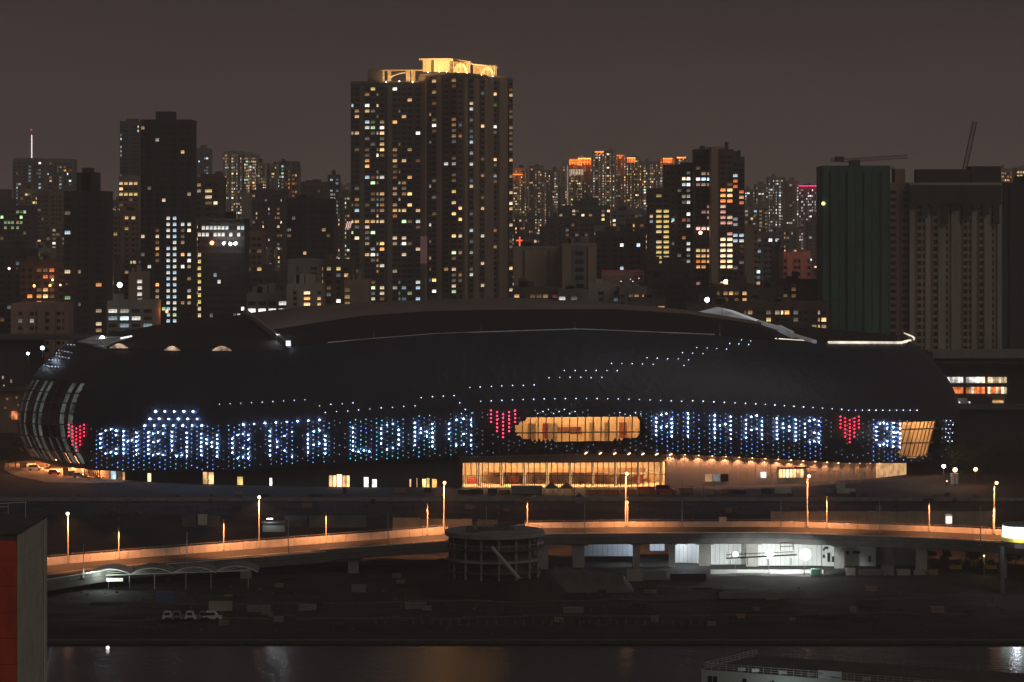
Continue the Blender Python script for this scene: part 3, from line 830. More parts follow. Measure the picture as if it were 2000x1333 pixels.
for (x0, x1, y0, y1, m_) in ((136, 166, 830, 880, M_ledr), (959, 1006, 802, 854, M_ledp), (1640, 1676, 814, 864, M_ledr)):
    q = MB()
    for j in range(8):
        for i in range(5):
            u = (i - 2) / 2.0; v = j / 7.0
            wdt = 1.1 if v < .45 else 1.1 - (v - .45) * 1.75
            if abs(u) > wdt or (j == 0 and i in (2,)): continue
            led_at((x0 + x1) / 2 + u * (x1 - x0) / 2, y0 + v * (y1 - y0) + (3.2 if i % 2 else 0), .27, q)
    q.build('led_heart', m_, ST, 'stuff')
# sparse rows of dots rising across the facade
def row(pts, r=.2, m_=M_ledw2, name='led_dot_row'):
    q = MB()
    for p_ in pts: led_at(p_[0], p_[1], r * .68 * rr.uniform(.7, 1.1), q)
    q.build(name, m_, ST, 'stuff')
row([(430 + 20.8 * i, 790 - i * 1.1) for i in range(9)], .2)
row([(636, 806), (658, 804), (680, 803), (701, 801), (723, 799), (745, 797), (767, 796), (789, 794), (811, 793), (625, 793), (647, 790), (669, 789), (690, 787)], .2)
row([(823, 777), (845, 775), (866, 774), (887, 773), (898, 787), (909, 800)], .21)
row([(918, 757), (938, 756), (960, 755), (980, 754), (1001, 753), (1022, 753), (1043, 752)], .22)
row([(1123, 724), (1144, 724), (1164, 724), (1185, 724), (1205, 724), (1102, 724), (1072, 738), (1093, 737), (1113, 737), (1134, 737), (1154, 738), (1175, 737)], .21)
row([(1194, 710), (1214, 710), (1234, 710.5), (1254, 711), (1275, 712), (1263, 699), (1283, 700), (1303, 701), (1324, 701), (1344, 703), (1335, 714)], .2)
row([(1332, 689), (1352, 690), (1372, 691), (1360, 679), (1380, 680), (1399, 681), (1418, 682), (1424, 671), (1442, 672), (1447, 664), (1461, 673), (1465, 666)], .18)
row([(939 + 20.62 * i, 784 - 5.5 * math.sin(PI * min(1, i / 19))) for i in range(20)], .22)
row([(1352 + 20.6 * i, 783 + i * 1.05) for i in range(6)] + [(1475 + 18.6 * i, 789 + i * 1.2) for i in range(10)] + [(1656 + 13.3 * i, 801.5) for i in range(11)], .25)
row([(305 + 18.3 * i, 804) for i in range(5)], .3, M_ledw); row([(294 + 18.4 * i, 818.5) for i in range(6)], .33, M_ledw); row([(284 + 18.5 * i, 831.5) for i in range(7)], .3, M_ledw)
row([(476 + 21.2 * i, 829.5 - i * 1.3) for i in range(8)], .27, M_ledw)
row([(1050 + 10.4 * i, 808 - 4 * ((i * 7) % 3)) for i in range(8)], .2); row([(1210 + 10.2 * i, 806 + 3 * (i % 3)) for i in range(5)], .22)
for k in range(6):
    row([(1846 - k * .4 + (k % 2) * 5 + i * 8, 822 + k * 8) for i in range(2)], .24)
for k, (yy, xa, n_) in enumerate(((672, 110, 7), (680, 92, 9), (689, 88, 6), (695, 112, 5), (702, 80, 7), (710, 70, 5), (716, 98, 4))):
    row([(xa + i * 6.2, yy + i * (1.1 if k % 2 else .3)) for i in range(n_)], .16)
# the field of dim nodes between and below the letters
fb, ft, fg = MB(), MB(), MB()
rq = random.Random(21)
yb = lambda px: interp(LIP, px) - 4
px = 180.0; ci = 0
while px < 1862:
    top = interp([(180, 838), (300, 838), (700, 820), (900, 808), (1100, 800), (1400, 808), (1700, 820), (1862, 826)], px)
    y = top + (ci % 2) * 4.5
    while y < yb(px):
        if inpoly(px, y, WIN1) or inpoly(px, y, WIN2) or px < 150: y += 9; continue
        dmin = min(abs(px - g[0]) for g in glow_c)
        f_ = 1.0 if dmin < 26 else .45
        if rq.random() < .96 * f_:
            tgt = ft if (620 < px < 960 and rq.random() < .7) or rq.random() < .25 else fb
            if rq.random() < .35 or f_ < 1: tgt = fg
            led_at(px + rq.uniform(-.5, .5), y, rq.uniform(.10, .17), tgt, .42)
        y += 8.8
    px += 10.3 if px < 1720 else 7.5; ci += 1
fb.build('blue_led_nodes', M_ledb, ST, 'stuff'); ft.build('teal_led_nodes', M_ledt, ST, 'stuff'); fg.build('faint_led_nodes', M_ledg, ST, 'stuff')
# nodes kept dense and proud so their light imitates a blue-green glow
# --------- forecourt
b = MB(); fc = []
for i in range(NB):
    k = (i + 1) % NB; s = PER * i / NB; s2 = PER * k / NB
    x0, y0 = plan(th_s(s), .934); x1, y1 = plan(th_s(s2), .934); x2, y2 = plan(th_s(s2), 1.03); x3, y3 = plan(th_s(s), 1.03)
    b.face([(x0, y0, .03), (x1, y1, .03), (x2, y2, .03), (x3, y3, .03)])
b.build('forecourt', M_pave, None, 'structure')
# ------------------------------------------------------------------ skyline
T = tower
# --- left side
T('grey glassy tower pair member carrying a lit white mast on its roof', 25, 84, 312, 2400, 'WwW.', 'grey', 3.1, .08, 'white', seed=1, parts=False, extra=[(40, 75, 309)])
T('grey glassy tower right of the one with the white mast', 86, 143, 313, 2420, 'WwW.', 'grey', 3.1, .12, 'mixed', seed=2, parts=False, extra=[(90, 120, 310)])
mst = thing('roof_mast', 'glowing white vertical mast with a red tip light on a far left tower', 'mast', at(62, 312, 2410))
b = MB(); p0 = at(62, 312, 2410); p1 = at(62, 264, 2410); b.tube(p0, p1, .55, 6); b.build('mast_tube', mat('white_neon', (.8, .8, .8), .5, var=0, emit=(1, .85, .9), es=1.6), mst)
b = MB(); b.octa(at(61, 254, 2410), 1.0); b.build('tip_light', mat('red_beacon', (.8, .1, .1), .5, var=0, emit=(1, .05, .08), es=1.2), mst)
T('low dark block with a pale lit rooftop sign at the far left edge', -20, 20, 392, 1900, 'WW.', 'char', 3.2, .1, 'white', seed=3, bands=[(-20, 20, 395, 404, .9, 'white', 1)], extra=[(0, 18, 370)])
T('dark office block with two greenish lit floors at the left edge', -30, 62, 404, 1750, 'WWWW.', 'char', 3.4, .05, 'green', seed=4, bands=[(-30, 48, 428, 436, .8, 'green', 1), (-30, 40, 440, 448, .8, 'green', 1)])
T('pale narrow tower with a bright white floodlight on its side', 40, 84, 372, 2050, 'W.W', 'tan', 3.1, .06, 'yellow', seed=5, parts=False, bands=[(60, 76, 392, 402, 1, 'yellow', 2)])
T('brown housing slab behind the dark left tower', 72, 126, 376, 1900, 'WwW.', 'brown', 3.1, .09, 'cream', seed=6, parts=False)
T('slim near-black tower with stepped top left of the tallest left tower', 125, 207, 378, 1250, 'WBwWBW.', 'dark', 3.0, .13, 'mixed', seed=7, extra=[(149, 190, 337), (160, 178, 328)], bands=[(125, 160, 380, 399, 0), (165, 207, 378, 520, .03)])
T('faint distant tower half hidden by the tallest left tower', 234, 276, 240, 2000, 'wWw.', 'teal', 3.0, .07, 'white', seed=8, parts=False, extra=[(246, 268, 232)])
T('stepped block with two full rows of amber windows beside the tall dark tower', 232, 270, 348, 1650, 'WWWW', 'tan', 3.3, .25, 'warm', seed=9, bands=[(232, 268, 358, 368, 1, 'warm', 2), (232, 268, 372, 384, 1, 'yellow', 2)], extra=[(246, 262, 342)])
T('brown flats with scattered lights below the amber-lit stepped block', 208, 278, 415, 1500, 'W.WwB', 'brown', 3.0, .13, 'warm', seed=10)
T('tall square dark tower, highest left of the twin tower, with a roof box', 275, 374, 238, 1350, 'W.WBW.W', 'dark', 3.0, .035, 'mixed', seed=11, extra=[(304, 340, 218)], bands=[(296, 314, 425, 610, .55, 'warm'), (320, 330, 420, 640, .97, 'cool', 2), (334, 345, 420, 640, .97, 'cool', 2), (350, 374, 425, 640, .4, 'mixed'), (330, 360, 240, 380, .08, 'warm', 2)], rep=2)
T('far pale tower behind the lit brown block, left of centre', 376, 410, 292, 2700, 'wW.', 'grey', 3.0, .12, 'white', seed=12, parts=False)
T('brown stepped block with a stack of yellow windows in its middle', 384, 434, 350, 1500, 'W.GWB', 'dbrown', 3.3, .14, 'warm', seed=13, rep=1, bands=[(396, 414, 362, 392, 1, 'yellow', 2)], extra=[(392, 420, 340), (420, 432, 335)])
for i, (a, b_, c_, lb) in enumerate([(436, 474, 298, 'slender distant tower with lit vertical edge lines'), (477, 503, 304, 'slender distant tower with an orange lamp on its left corner'), (484, 522, 320, 'pale green-grey distant tower crowded with tiny lights'),
                                     (526, 560, 322, 'dim distant tower left of the brown one with roof lights')]):
    T(lb, a, b_, c_, 2600, 'wWw.', 'pale', 2.9, .3, 'mixed', seed=20 + i, parts=False, group=None)  # pale walls carry the haze on these distant towers
T('brownish tower with warm edge windows left of the dark balcony block', 556, 583, 327, 2000, 'Ww.', 'brown', 3.0, .2, 'orange', seed=25, parts=False)
T('windowless pale grey slab wall beside the floodlit dark block', 473, 488, 381, 1450, 'PP', 'pale', 3, 0, seed=26, depth=14)
T('blocky tower with small lights behind the floodlit dark block', 488, 560, 374, 1850, 'wWw.B', 'char', 3.0, .2, 'mixed', seed=27)
T('dark block with two lit top floors and rooftop floodlights above a black curtain wall', 386, 478, 432, 1250, 'WWWWWW', 'dark', 3.1, .02, 'white', seed=28, rep=2,
  bands=[(386, 478, 445, 453, .75, 'white', 2), (386, 478, 455, 463, .6, 'white', 2), (386, 395, 485, 620, 1, 'yellow', 2)], unlit=True)
T('low block with a grille of orange shop lights', 480, 512, 455, 1350, 'WWW', 'brown', 3.0, .55, 'orange', seed=29)
T('dark tower with green roof light, left of the balcony block', 545, 582, 318, 2300, 'wW.', 'teal', 3.0, .16, 'cool', seed=30, parts=False)
T('dark block carrying a row of bright lamps along its flat roof', 583, 640, 358, 2100, 'W.W', 'dbrown', 3.1, .02, seed=31, parts=False, bands=[(583, 617, 358, 366, .0)])
T('nearly black balcony block with a few orange rooms, left of the twin tower', 560, 652, 392, 1400, 'LW.LWB', 'dark', 3.0, .10, 'mixed', seed=32, rep=2, bands=[(590, 650, 440, 470, .35, 'orange')])
T('slim grey-blue tower just left of the twin tower', 640, 662, 344, 2200, 'wW', 'char', 3.0, .12, 'white', seed=33, parts=False)
T('dim narrow tower touching the left side of the twin tower', 660, 686, 380, 1900, 'wW.', 'olive', 3.0, .12, 'mixed', seed=34, parts=False, extra=[(664, 680, 372)])
T('grey concrete block with yellow stairwell windows stacked six high', 562, 622, 512, 1150, 'B.PW', 'grey', 2.4, 0, seed=35, rep=1, bands=[], extra=[(580, 612, 505)])
T('beige flats with warm window columns in front of the concrete block', 560, 628, 560, 1100, 'PWPGPW', 'pale', 2.3, .05, 'warm', seed=36, rep=1, bands=[(566, 580, 560, 572, 1, 'amber', 2), (586, 602, 540, 610, 1, 'warm', 3), (606, 624, 540, 610, .8, 'warm', 2)])
T('brown stepped block with a greenish lit sign, left of the twin tower foot', 622, 690, 512, 1180, 'W.WB', 'dbrown', 2.8, .14, 'mixed', seed=37, bands=[(650, 668, 520, 533, .8, 'green', 2)], extra=[(634, 650, 498)])
T('beige blank-walled block at the foot of the twin tower', 672, 720, 553, 1120, 'WPP', 'tan', 2.8, .6, 'orange', seed=38, rep=1)
T('low flats with white lit top-floor workshop windows near the roof seam', 482, 562, 578, 1120, 'GGGG', 'grey', 3.0, .1, 'white', seed=39, bands=[(486, 560, 600, 612, .8, 'white', 3)], z0=0)
T('dim long warehouse behind the left part of the stadium roof', 480, 560, 535, 1300, 'WWW.', 'char', 3.2, .05, 'white', seed=40)
T('grey factory block with pale balcony rails in front of the brown flats', 209, 300, 593, 1080, 'LLLL', 'pale', 2.9, .25, 'white', seed=41, bands=[(209, 275, 615, 622, .5, 'white', 2)])
T('small beige tower with a lit stair, above the grey factory block', 252, 279, 537, 1120, 'PW', 'tan', 2.6, 0, 'white', seed=42, rep=1, bands=[(266, 279, 550, 590, 1, 'white', 2)])
T('pinkish housing block with white bulkhead lamps at the left edge', 22, 126, 598, 1080, 'PWB.Ww', 'pink', 2.9, .10, 'white', seed=43, rep=2, extra=[(70, 110, 592)])
T('dark flats cut off by the left edge above the pink housing', -30, 60, 490, 1300, 'W.WB', 'char', 3.0, .1, 'mixed', seed=44)
T('shadowed market buildings with orange street glow left of the black tower', 40, 126, 515, 1250, 'WW.W', 'dbrown', 3.0, .18, 'orange', seed=45)
# --- twin tower in the middle
TL = T('left wing of the tallest twin tower with many amber windows', 685, 822, 163, 1450, 'wWBWWwW.BWwWW.W', 'char', 2.95, .16, 'mixed', seed=50, rep=1, depth=26, colvar=.7, pier='olive',
  bands=[(698, 715, 168, 210, .95, 'warm', 2), (698, 715, 210, 420, .8, 'warm'), (715, 750, 200, 420, .6, 'mixed'), (755, 780, 250, 500, .5, 'warm'), (720, 735, 168, 176, 1, 'warm', 2), (758, 800, 176, 184, .8, 'warm'), (755, 820, 408, 416, .95, 'warm', 2),
         (685, 752, 429, 438, 1, 'cream', 2), (756, 822, 560, 590, .6, 'cool'), (735, 760, 480, 590, .35, 'mixed'), (800, 822, 168, 300, .06)], extra=[(718, 747, 135)])
TR = T('right wing of the tallest twin tower under the golden floodlit crown', 818, 1000, 146, 1440, 'P.wWB.W.W', 'dbrown', 2.95, .12, 'mixed', seed=51, xc=893, phi=R(35), depth=30, pat2='W.B.WP.WBPW.PB.W', pier='tan', colvar=.6, rep=1, ybot=600,
  bands=[(840, 868, 150, 600, .22, 'mixed'), (916, 924, 200, 600, .34, 'white'), (943, 950, 200, 600, .35, 'white'), (968, 976, 200, 600, .35, 'white'), (990, 1000, 200, 600, .45, 'cream'), (880, 896, 190, 600, .5, 'mixed')], extra=[])
# crown of the right wing: floodlit lantern with arches
CRN = thing('floodlit_crown', 'golden floodlit rooftop crown with arches and overhanging slab', 'roof crown', at(900, 148, 1450))
M_gold = mat('floodlit_cream_render', (.75, .60, .38), .8, var=.12, scale=.15)
sc = 1452 / F
def crownbox(b, x0, x1, yt, yb_, Y, d): b.box((x0 - 1000) * Y / F, (x1 - 1000) * Y / F, Y, Y + d, CH - (yb_ - HY) * Y / F, CH - (yt - HY) * Y / F)
b = MB(); crownbox(b, 826, 842, 116, 141, 1452, 8); crownbox(b, 848, 878, 116, 141, 1449, 8); crownbox(b, 842, 848, 118, 141, 1456, 6); b.build('crown_wall', M_gold, CRN)
b = MB(); crownbox(b, 880, 918, 121, 143, 1462, 8); b.build('crown_wall', M_gold, CRN)
b = MB(); crownbox(b, 924, 970, 128, 148, 1470, 8); b.build('crown_wall', M_gold, CRN)
b = MB(); crownbox(b, 818, 884, 114.5, 116.5, 1444, 18); b.hexa([at(884, 116.5, 1444), at(921, 123, 1460), at(921, 123, 1475), at(884, 116.5, 1462)], [at(884, 114.5, 1444), at(921, 121, 1460), at(921, 121, 1475), at(884, 114.5, 1462)])
b.hexa([at(918, 126, 1460), at(973, 133, 1470), at(973, 133, 1484), at(918, 126, 1474)], [at(918, 124, 1460), at(973, 131, 1470), at(973, 131, 1484), at(918, 124, 1474)]); b.build('crown_slab', M_gold, CRN)
def arch(b, cx, cyb, rx, ry, Y, r=.45):
    pts = [at(cx + rx * math.cos(PI * k / 10), cyb - ry * math.sin(PI * k / 10), Y) for k in range(11)]
    for p_, q_ in zip(pts, pts[1:]): b.tube(p_, q_, r, 4)
for (cx, cyb, rx, ry, Y) in ((900, 141, 12, 16, 1459), (952, 147, 11, 15, 1467)):
    b = MB(); arch(b, cx, cyb, rx, ry, Y, .55); arch(b, cx, cyb, rx * .7, ry * .8, Y, .3)
    for k in range(-2, 3): b.tube(at(cx + k * 7, cyb, Y), at(cx + k * 7, cyb - 20, Y), .2, 4)
    b.build('crown_arch', M_gold, CRN)
for (x0, x1) in ((747, 751), (757, 764), (793, 801), (803, 811)):
    b = MB(); crownbox(b, x0, x1, 137, 160, 1452, 3); b.build('crown_pillar', M_gold, CRN)
b = MB(); crownbox(b, 745, 826, 136.5, 138.5, 1450, 4)
pts = [at(764 + k * 3.7, 151 - 9.5 * math.sin(PI / 2 * k / 10) ** .8, 1450) for k in range(11)]
for p_, q_ in zip(pts, pts[1:]): b.tube(p_, q_, .45, 4)
b.build('crown_bridge', M_gold, CRN)
fl_m = mat('crown_floodlamp', (.8, .8, .8), .4, var=0, emit=(1, .8, .6), es=12)
for (px, py, Y, pw) in ((836, 142, 1440, 6500), (858, 141, 1438, 9000), (872, 141, 1438, 9000), (895, 143, 1450, 8000), (912, 144, 1452, 7000), (940, 148, 1458, 8000), (962, 150, 1460, 7000), (754, 161, 1446, 2600), (780, 160, 1446, 1800), (806, 161, 1446, 2600)):
    p_ = at(px, py, Y); b = MB(); b.octa(p_ + Vector((0, 0, .2)), .35); b.build('floodlamp', fl_m, CRN)
    l = point('floodlamp_light', p_ + Vector((0, -.6, .8)), pw * .85, (1, .60, .26), size=.6, kind='SPOT', rot=(R(152), 0, 0), spot=R(150)); l.parent = CRN; l.matrix_parent_inverse = Matrix.Translation(CRN.location).inverted()
# blank pier low on the tower, its pink light put into the material
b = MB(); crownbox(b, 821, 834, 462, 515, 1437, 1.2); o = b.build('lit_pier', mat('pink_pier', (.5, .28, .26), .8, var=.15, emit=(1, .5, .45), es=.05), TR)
# --- right of the twin tower: far hill-side cluster with orange crowns
FAR = [(1003, 1032, 330, 'orange-lipped distant tower immediately right of the twin tower'), (1034, 1062, 326, 'second distant tower right of the twin tower with scattered green-white lights'), (1064, 1094, 334, 'plain distant tower with few lights before the orange crowned group'),
       (1096, 1112, 322, 'narrow distant tower with a dotted white light line down its edge'), (1112, 1156, 312, 'distant tower with white vertical neon bars beneath an orange crown'), (1158, 1180, 298, 'tallest distant tower with a thin orange roof line, left of its pair'),
       (1181, 1200, 296, 'tallest distant tower with a thin orange roof line, right of its pair'), (1203, 1222, 305, 'slim distant tower with small pinkish crown right of the tallest pair'), (1224, 1252, 310, 'distant tower with a blazing orange lantern crown'),
       (1254, 1284, 318, 'distant tower without crown between the orange lanterns'), (1286, 1318, 312, 'distant tower with a curly orange crown left of the dark roofed office'), (1320, 1344, 309, 'distant tower with a thin orange ring crown beside the dark roofed office')]
for i, (a, b_, c_, lb) in enumerate(FAR):
    T(lb, a, b_, c_, 2900 + (i % 3) * 60, 'wWw.w', ['pale', 'tan', 'pale'][i % 3], 2.9, [.33, .2, .16, .2, .3, .3, .26, .4, .5, .3, .34, .3][i], 'mixed' if i % 4 else 'yellow', seed=60 + i, parts=False, rep=max(1, int((b_ - a) / 13)))  # paler walls put the haze over the far towers into their colour
M_oc = mat('orange_crown_light', (.8, .3, .1), .5, var=0, emit=(1, .20, .03), es=2.6, evar=.6, escale=.06, sample='NONE')
M_oc2 = mat('bright_orange_crown_light', (.8, .3, .1), .5, var=0, emit=(1, .34, .07), es=3.6, evar=.4, escale=.08, sample='NONE')
def crown(px0, px1, y0, y1, Y, lb, m_, thin=False):
    t_ = thing('lit_roof_crown', lb, 'roof crown', at((px0 + px1) / 2, y1, Y + 8))
    b = MB()
    if not thin:
        n_ = 4
        for k in range(n_ + 1):
            x = px0 + (px1 - px0) * k / n_; crownbox(b, x - .8, x + .8, y0 + 1, y1, Y, 6)
        crownbox(b, px0 + 2, px1 - 2, (y0 + y1) / 2, (y0 + y1) / 2 + 1.6, Y + 2, 6)
    else:
        for k in (0, 1): x = px0 + 4 + (px1 - px0 - 8) * k; crownbox(b, x - .6, x + .6, y0 + 1, y1, Y, 6)
    b.build('crown_posts', M_oc, t_)
    b = MB(); crownbox(b, px0 - 1, px1 + 1, y0 - 1, y0 + 1, Y - 1, 9); b.build('crown_ring', m_, t_)
crown(1113, 1132, 313, 322, 2955, 'dull red-orange roof crown left of the blazing one', M_oc)
crown(1130, 1153, 310, 322, 2950, 'wide bright orange roof crown above white neon bars', M_oc2)
crown(1163, 1178, 297, 303, 2950, 'thin orange roof line on the tallest far tower, left', M_oc2, True)
crown(1183, 1198, 295, 301, 2950, 'thin orange roof line on the tallest far tower, right', M_oc2, True)
crown(1206, 1217, 304, 310, 2950, 'small pinkish orange roof cap', M_oc, True)
crown(1226, 1240, 309, 318, 2950, 'brightest squat orange lantern on a far roof', M_oc2)
crown(1297, 1312, 310, 318, 2950, 'curly orange lantern on a far roof, second from the right', M_oc2)
crown(1324, 1339, 308, 312, 2950, 'rightmost thin orange roof ring', M_oc2, True)
crown(1002, 1020, 341, 342, 2890, 'low yellow-orange roof line beside the twin tower', M_oc, True)
nb = thing('neon_bars', 'row of white vertical neon bars on a far tower front', 'neon light', at(1127, 335, 2900))
for k in range(9):
    b = MB(); crownbox(b, 1113 + k * 3.1, 1114 + k * 3.1, 331, 342 if k not in (0, 3) else 345, 2885, 1); b.build('neon_bar', mat('warm_neon', (.8, .7, .6), .5, var=0, emit=(1, .78, .6), es=1.5), nb)
b = MB()
for k in range(48): b.octa(at(1108 + (k % 2) * 1.2, 325 + k * 2.2, 2890), .42)
tag(b.build('light_string', mat('warm_neon')), 'dotted white light string running down a far tower edge', 'light string')
# dark middle ground
MID = [(1092, 1192, 404, 2000, 'WW.W', 'teal', .03, 'broad dark block with greenish top behind the black stepped block'), (1136, 1170, 390, 2150, 'W.', 'teal', .03, 'dark roof box rising from the broad greenish block'),
       (1196, 1272, 414, 1950, 'W.WW', 'char', .06, 'wide dark block left of the column of yellow windows'), (1054, 1092, 446, 1700, 'W.B', 'dark', .02, 'black stepped block with one string of four lamps'),
       (1070, 1104, 428, 1750, 'WB', 'dark', .02, 'black peaked block behind the four lamps'), (1003, 1060, 462, 1750, 'WW.', 'teal', .04, 'dark green-grey block behind the red cross'),
       (1104, 1160, 430, 1700, 'W.W', 'dbrown', .06, 'dark brown block with orange sign lights on top'), (1160, 1240, 446, 1600, 'W.WB', 'char', .10, 'dark block with a pale ledge line and dim stair lights'),
       (1225, 1272, 430, 1550, 'WwB', 'dbrown', .12, 'dim brown block touching the yellow window tower')]
for i, (a, b_, c_, Y, pt, wl, lt, lb) in enumerate(MID): T(lb, a, b_, c_, Y, pt, {'dark': 'char', 'char': 'grey'}.get(wl, wl), 3.1, lt * 1.6 + .05, 'mixed', seed=80 + i, colvar=.7)
T('grey panelled block with three pale stair bays right of the twin tower foot', 1003, 1100, 486, 1350, 'P.PB', 'grey', 3.2, .10, 'white', seed=90, pier='tan')
T('dark block with three yellow-green lit windows stacked', 1098, 1165, 480, 1330, 'P.G.P', 'grey', 4.0, 0, seed=91, rep=1, bands=[(1106, 1124, 498, 537, 1, 'green', 3)], pier='tan')
T('dark slab with dim landings behind the red frame', 1165, 1262, 456, 1450, 'W.WB.', 'char', 3.1, .12, 'white', seed=92)
rf = thing('red_frame_building', 'low building wrapped in a red steel frame with white floodlights', 'building', at(1220, 560, 1300))
b = MB(); crownbox(b, 1176, 1264, 531, 600, 1306, 14); b.build('wall', wall_mat('pale'), rf)
for yy in (528, 536, 549): b = MB(); crownbox(b, 1174, 1266, yy, yy + 1.2, 1300, .5); b.build('frame_beam', mat('red_steel', (.5, .09, .08), .6, emit=(1, .2, .18), es=.05), rf)  # red steel given a faint glow of its own
for xx in range(1176, 1266, 10): b = MB(); crownbox(b, xx, xx + 1.2, 528, 550, 1300.6, .5); b.build('frame_post', mat('red_steel'), rf)
for (xx, yy) in ((1213, 550), (1236, 550), (1231, 546), (1262, 546), (1248, 544)): b = MB(); b.octa(at(xx, yy, 1299), .32); b.build('floodlamp', mat('cool_lamp_lens'), rf)
T('near-black tower with a tall column of yellow windows', 1268, 1312, 372, 1350, 'W.GG.', 'char', 2.55, .05, 'mixed', seed=93, rep=1, bands=[(1277, 1300, 360, 410, .4, 'yellow'), (1276, 1302, 410, 600, .85, 'yellow', 2)], extra=[(1300, 1312, 366)])
T('dark office tower with one full row of bright windows near its top', 1300, 1362, 326, 1380, 'WW.W', 'dbrown', 3.0, .06, 'white', seed=94, bands=[(1330, 1362, 343, 354, 1, 'white', 3), (1320, 1340, 400, 470, .3, 'orange'), (1325, 1360, 432, 440, .6, 'pink')], extra=[(1330, 1358, 318)])
T('dark-capped tower whose lower right rooms glow orange', 1358, 1390, 296, 1360, 'WWW', 'dark', 2.75, .04, 'pink', seed=95, rep=1, bands=[(1358, 1390, 330, 362, .9, 'pink', 1), (1358, 1390, 343, 352, 1, 'white', 3), (1358, 1390, 440, 455, 1, 'pink', 3), (1358, 1390, 484, 502, .95, 'warm', 2), (1358, 1390, 502, 530, .8, 'orange', 2), (1358, 1390, 395, 440, .35, 'pink', 1)])
T('pale concrete core pier between the glowing orange room columns', 1389, 1402, 291, 1345, 'P', 'tan', 3, 0, seed=96, rep=1, depth=16, extra=[(1378, 1416, 287)])
T('tower bay with every floor brightly lit right of the pale pier', 1402, 1432, 296, 1362, '.GG', 'dbrown', 2.75, .1, 'warm', seed=97, rep=1, bands=[(1402, 1432, 362, 395, .9, 'orange', 3), (1402, 1432, 395, 460, .75, 'pink', 2), (1402, 1432, 460, 530, .95, 'cream', 3), (1402, 1432, 544, 556, 1, 'warm', 3)])
T('dark grey shoulder block right of the brightly lit bays', 1430, 1454, 311, 1375, 'WW', 'char', 2.75, .08, 'white', seed=98, rep=1, bands=[(1430, 1454, 352, 400, .5, 'orange', 2), (1430, 1454, 460, 472, 1, 'white', 2)])
T('dark block with lattice sign letters below the office tower', 1262, 1360, 520, 1280, 'W.WW', 'dark', 3.0, .05, seed=99)
FR2 = [(1455, 1474, 372, 'far tower with a pale vertical fin right of the grey shoulder block', 'pale'), (1476, 1500, 362, 'far tower sprinkled with white lights, left of the antenna tower', 'pale'), (1501, 1534, 348, 'far tower with two tiny roof masts', 'tan'),
       (1536, 1560, 356, 'far tower with a dotted yellow light column', 'tan'), (1561, 1610, 366, 'far mauve tower under the magenta neon line', 'pink')]
for i, (a, b_, c_, lb, wl) in enumerate(FR2): T(lb, a, b_, c_, 2700, 'wWw.w', wl, 2.9, .26, 'white', seed=110 + i, parts=False)  # pale and tan walls lighten these far towers in place of haze
b = MB(); crownbox(b, 1560, 1611, 362.6, 364.4, 2695, 1); tag(b.build('neon_line', mat('magenta_neon', (.8, .1, .3), .5, var=0, emit=(1, .02, .22), es=3.2)), 'straight magenta neon line along a far roof beside the green netted tower', 'neon light')
T('pale blank-sided block right of the glowing rooms', 1452, 1480, 443, 1400, 'PPW', 'tan', 3.0, .05, 'white', seed=120, rep=1)
T('dim grey flats with white lamp clusters on the roof', 1478, 1522, 458, 1450, 'W.W', 'grey', 3.0, .08, 'white', seed=121)
T('dark block edged by a vertical string of yellow stair lights', 1515, 1532, 488, 1320, '.W', 'dark', 3.0, .0, seed=122, rep=1, bands=[(1518, 1532, 490, 560, 1, 'yellow', 3)])
pk = T('low rose-pink lit building beside the green netted tower', 1530, 1583, 497, 1250, 'WP.W', 'pink', 3.0, .0, seed=123, rep=2, extra=[(1568, 1583, 490)])
l = point('street_glow', at(1575, 485, 1225), 4500, (1, .35, .25), size=1); l.parent = pk; l.matrix_parent_inverse = Matrix.Translation(pk.location).inverted()
LOW = [(1003, 1090, 566, 1200, 'WW.W', 'dbrown', .25, 'orange', 'low brown shop block with red-orange lights behind the roof railing'), (1090, 1150, 570, 1180, 'W.WP', 'grey', .12, 'white', 'low grey block with a small red lamp, behind the roof railing'),
       (1150, 1210, 560, 1190, 'PWPW', 'pale', .22, 'white', 'pale low flats with a column of white lamps'), (1210, 1265, 566, 1170, 'W.W', 'grey', .14, 'warm', 'low grey workshop right of the pale flats'),
       (1232, 1300, 588, 1120, 'GG', 'dbrown', .4, 'orange', 'brown glazed hall with wires right of the roof railing'), (1265, 1345, 548, 1190, 'W.WB', 'dark', .08, 'yellow', 'dark low block below the yellow window tower'),
       (1340, 1400, 568, 1150, 'W.W', 'dark', .06, 'white', 'dark low block behind the white membrane'), (1396, 1470, 560, 1180, 'W.WW', 'dbrown', .22, 'warm', 'brown low flats with warm shop lights behind the membrane'),
       (1466, 1530, 566, 1160, 'WP.W', 'dbrown', .18, 'mixed', 'brown low flats with an amber window, right of the membrane'), (1528, 1610, 552, 1170, 'W.W', 'dark', .15, 'mixed', 'dark market block with scattered lamps left of the green tower'),
       (1440, 1620, 596, 1060, 'WwW.', 'dbrown', .16, 'mixed', 'long low brown terrace just behind the right roof'), (1340, 1440, 600, 1060, 'W.W', 'char', .08, 'mixed', 'low dark sheds just behind the white membrane')]
for i, (a, b_, c_, Y, pt, wl, lt, pl, lb) in enumerate(LOW): T(lb, a, b_, c_, Y, pt, wl, 2.8, lt * 1.7, pl, seed=130 + i)
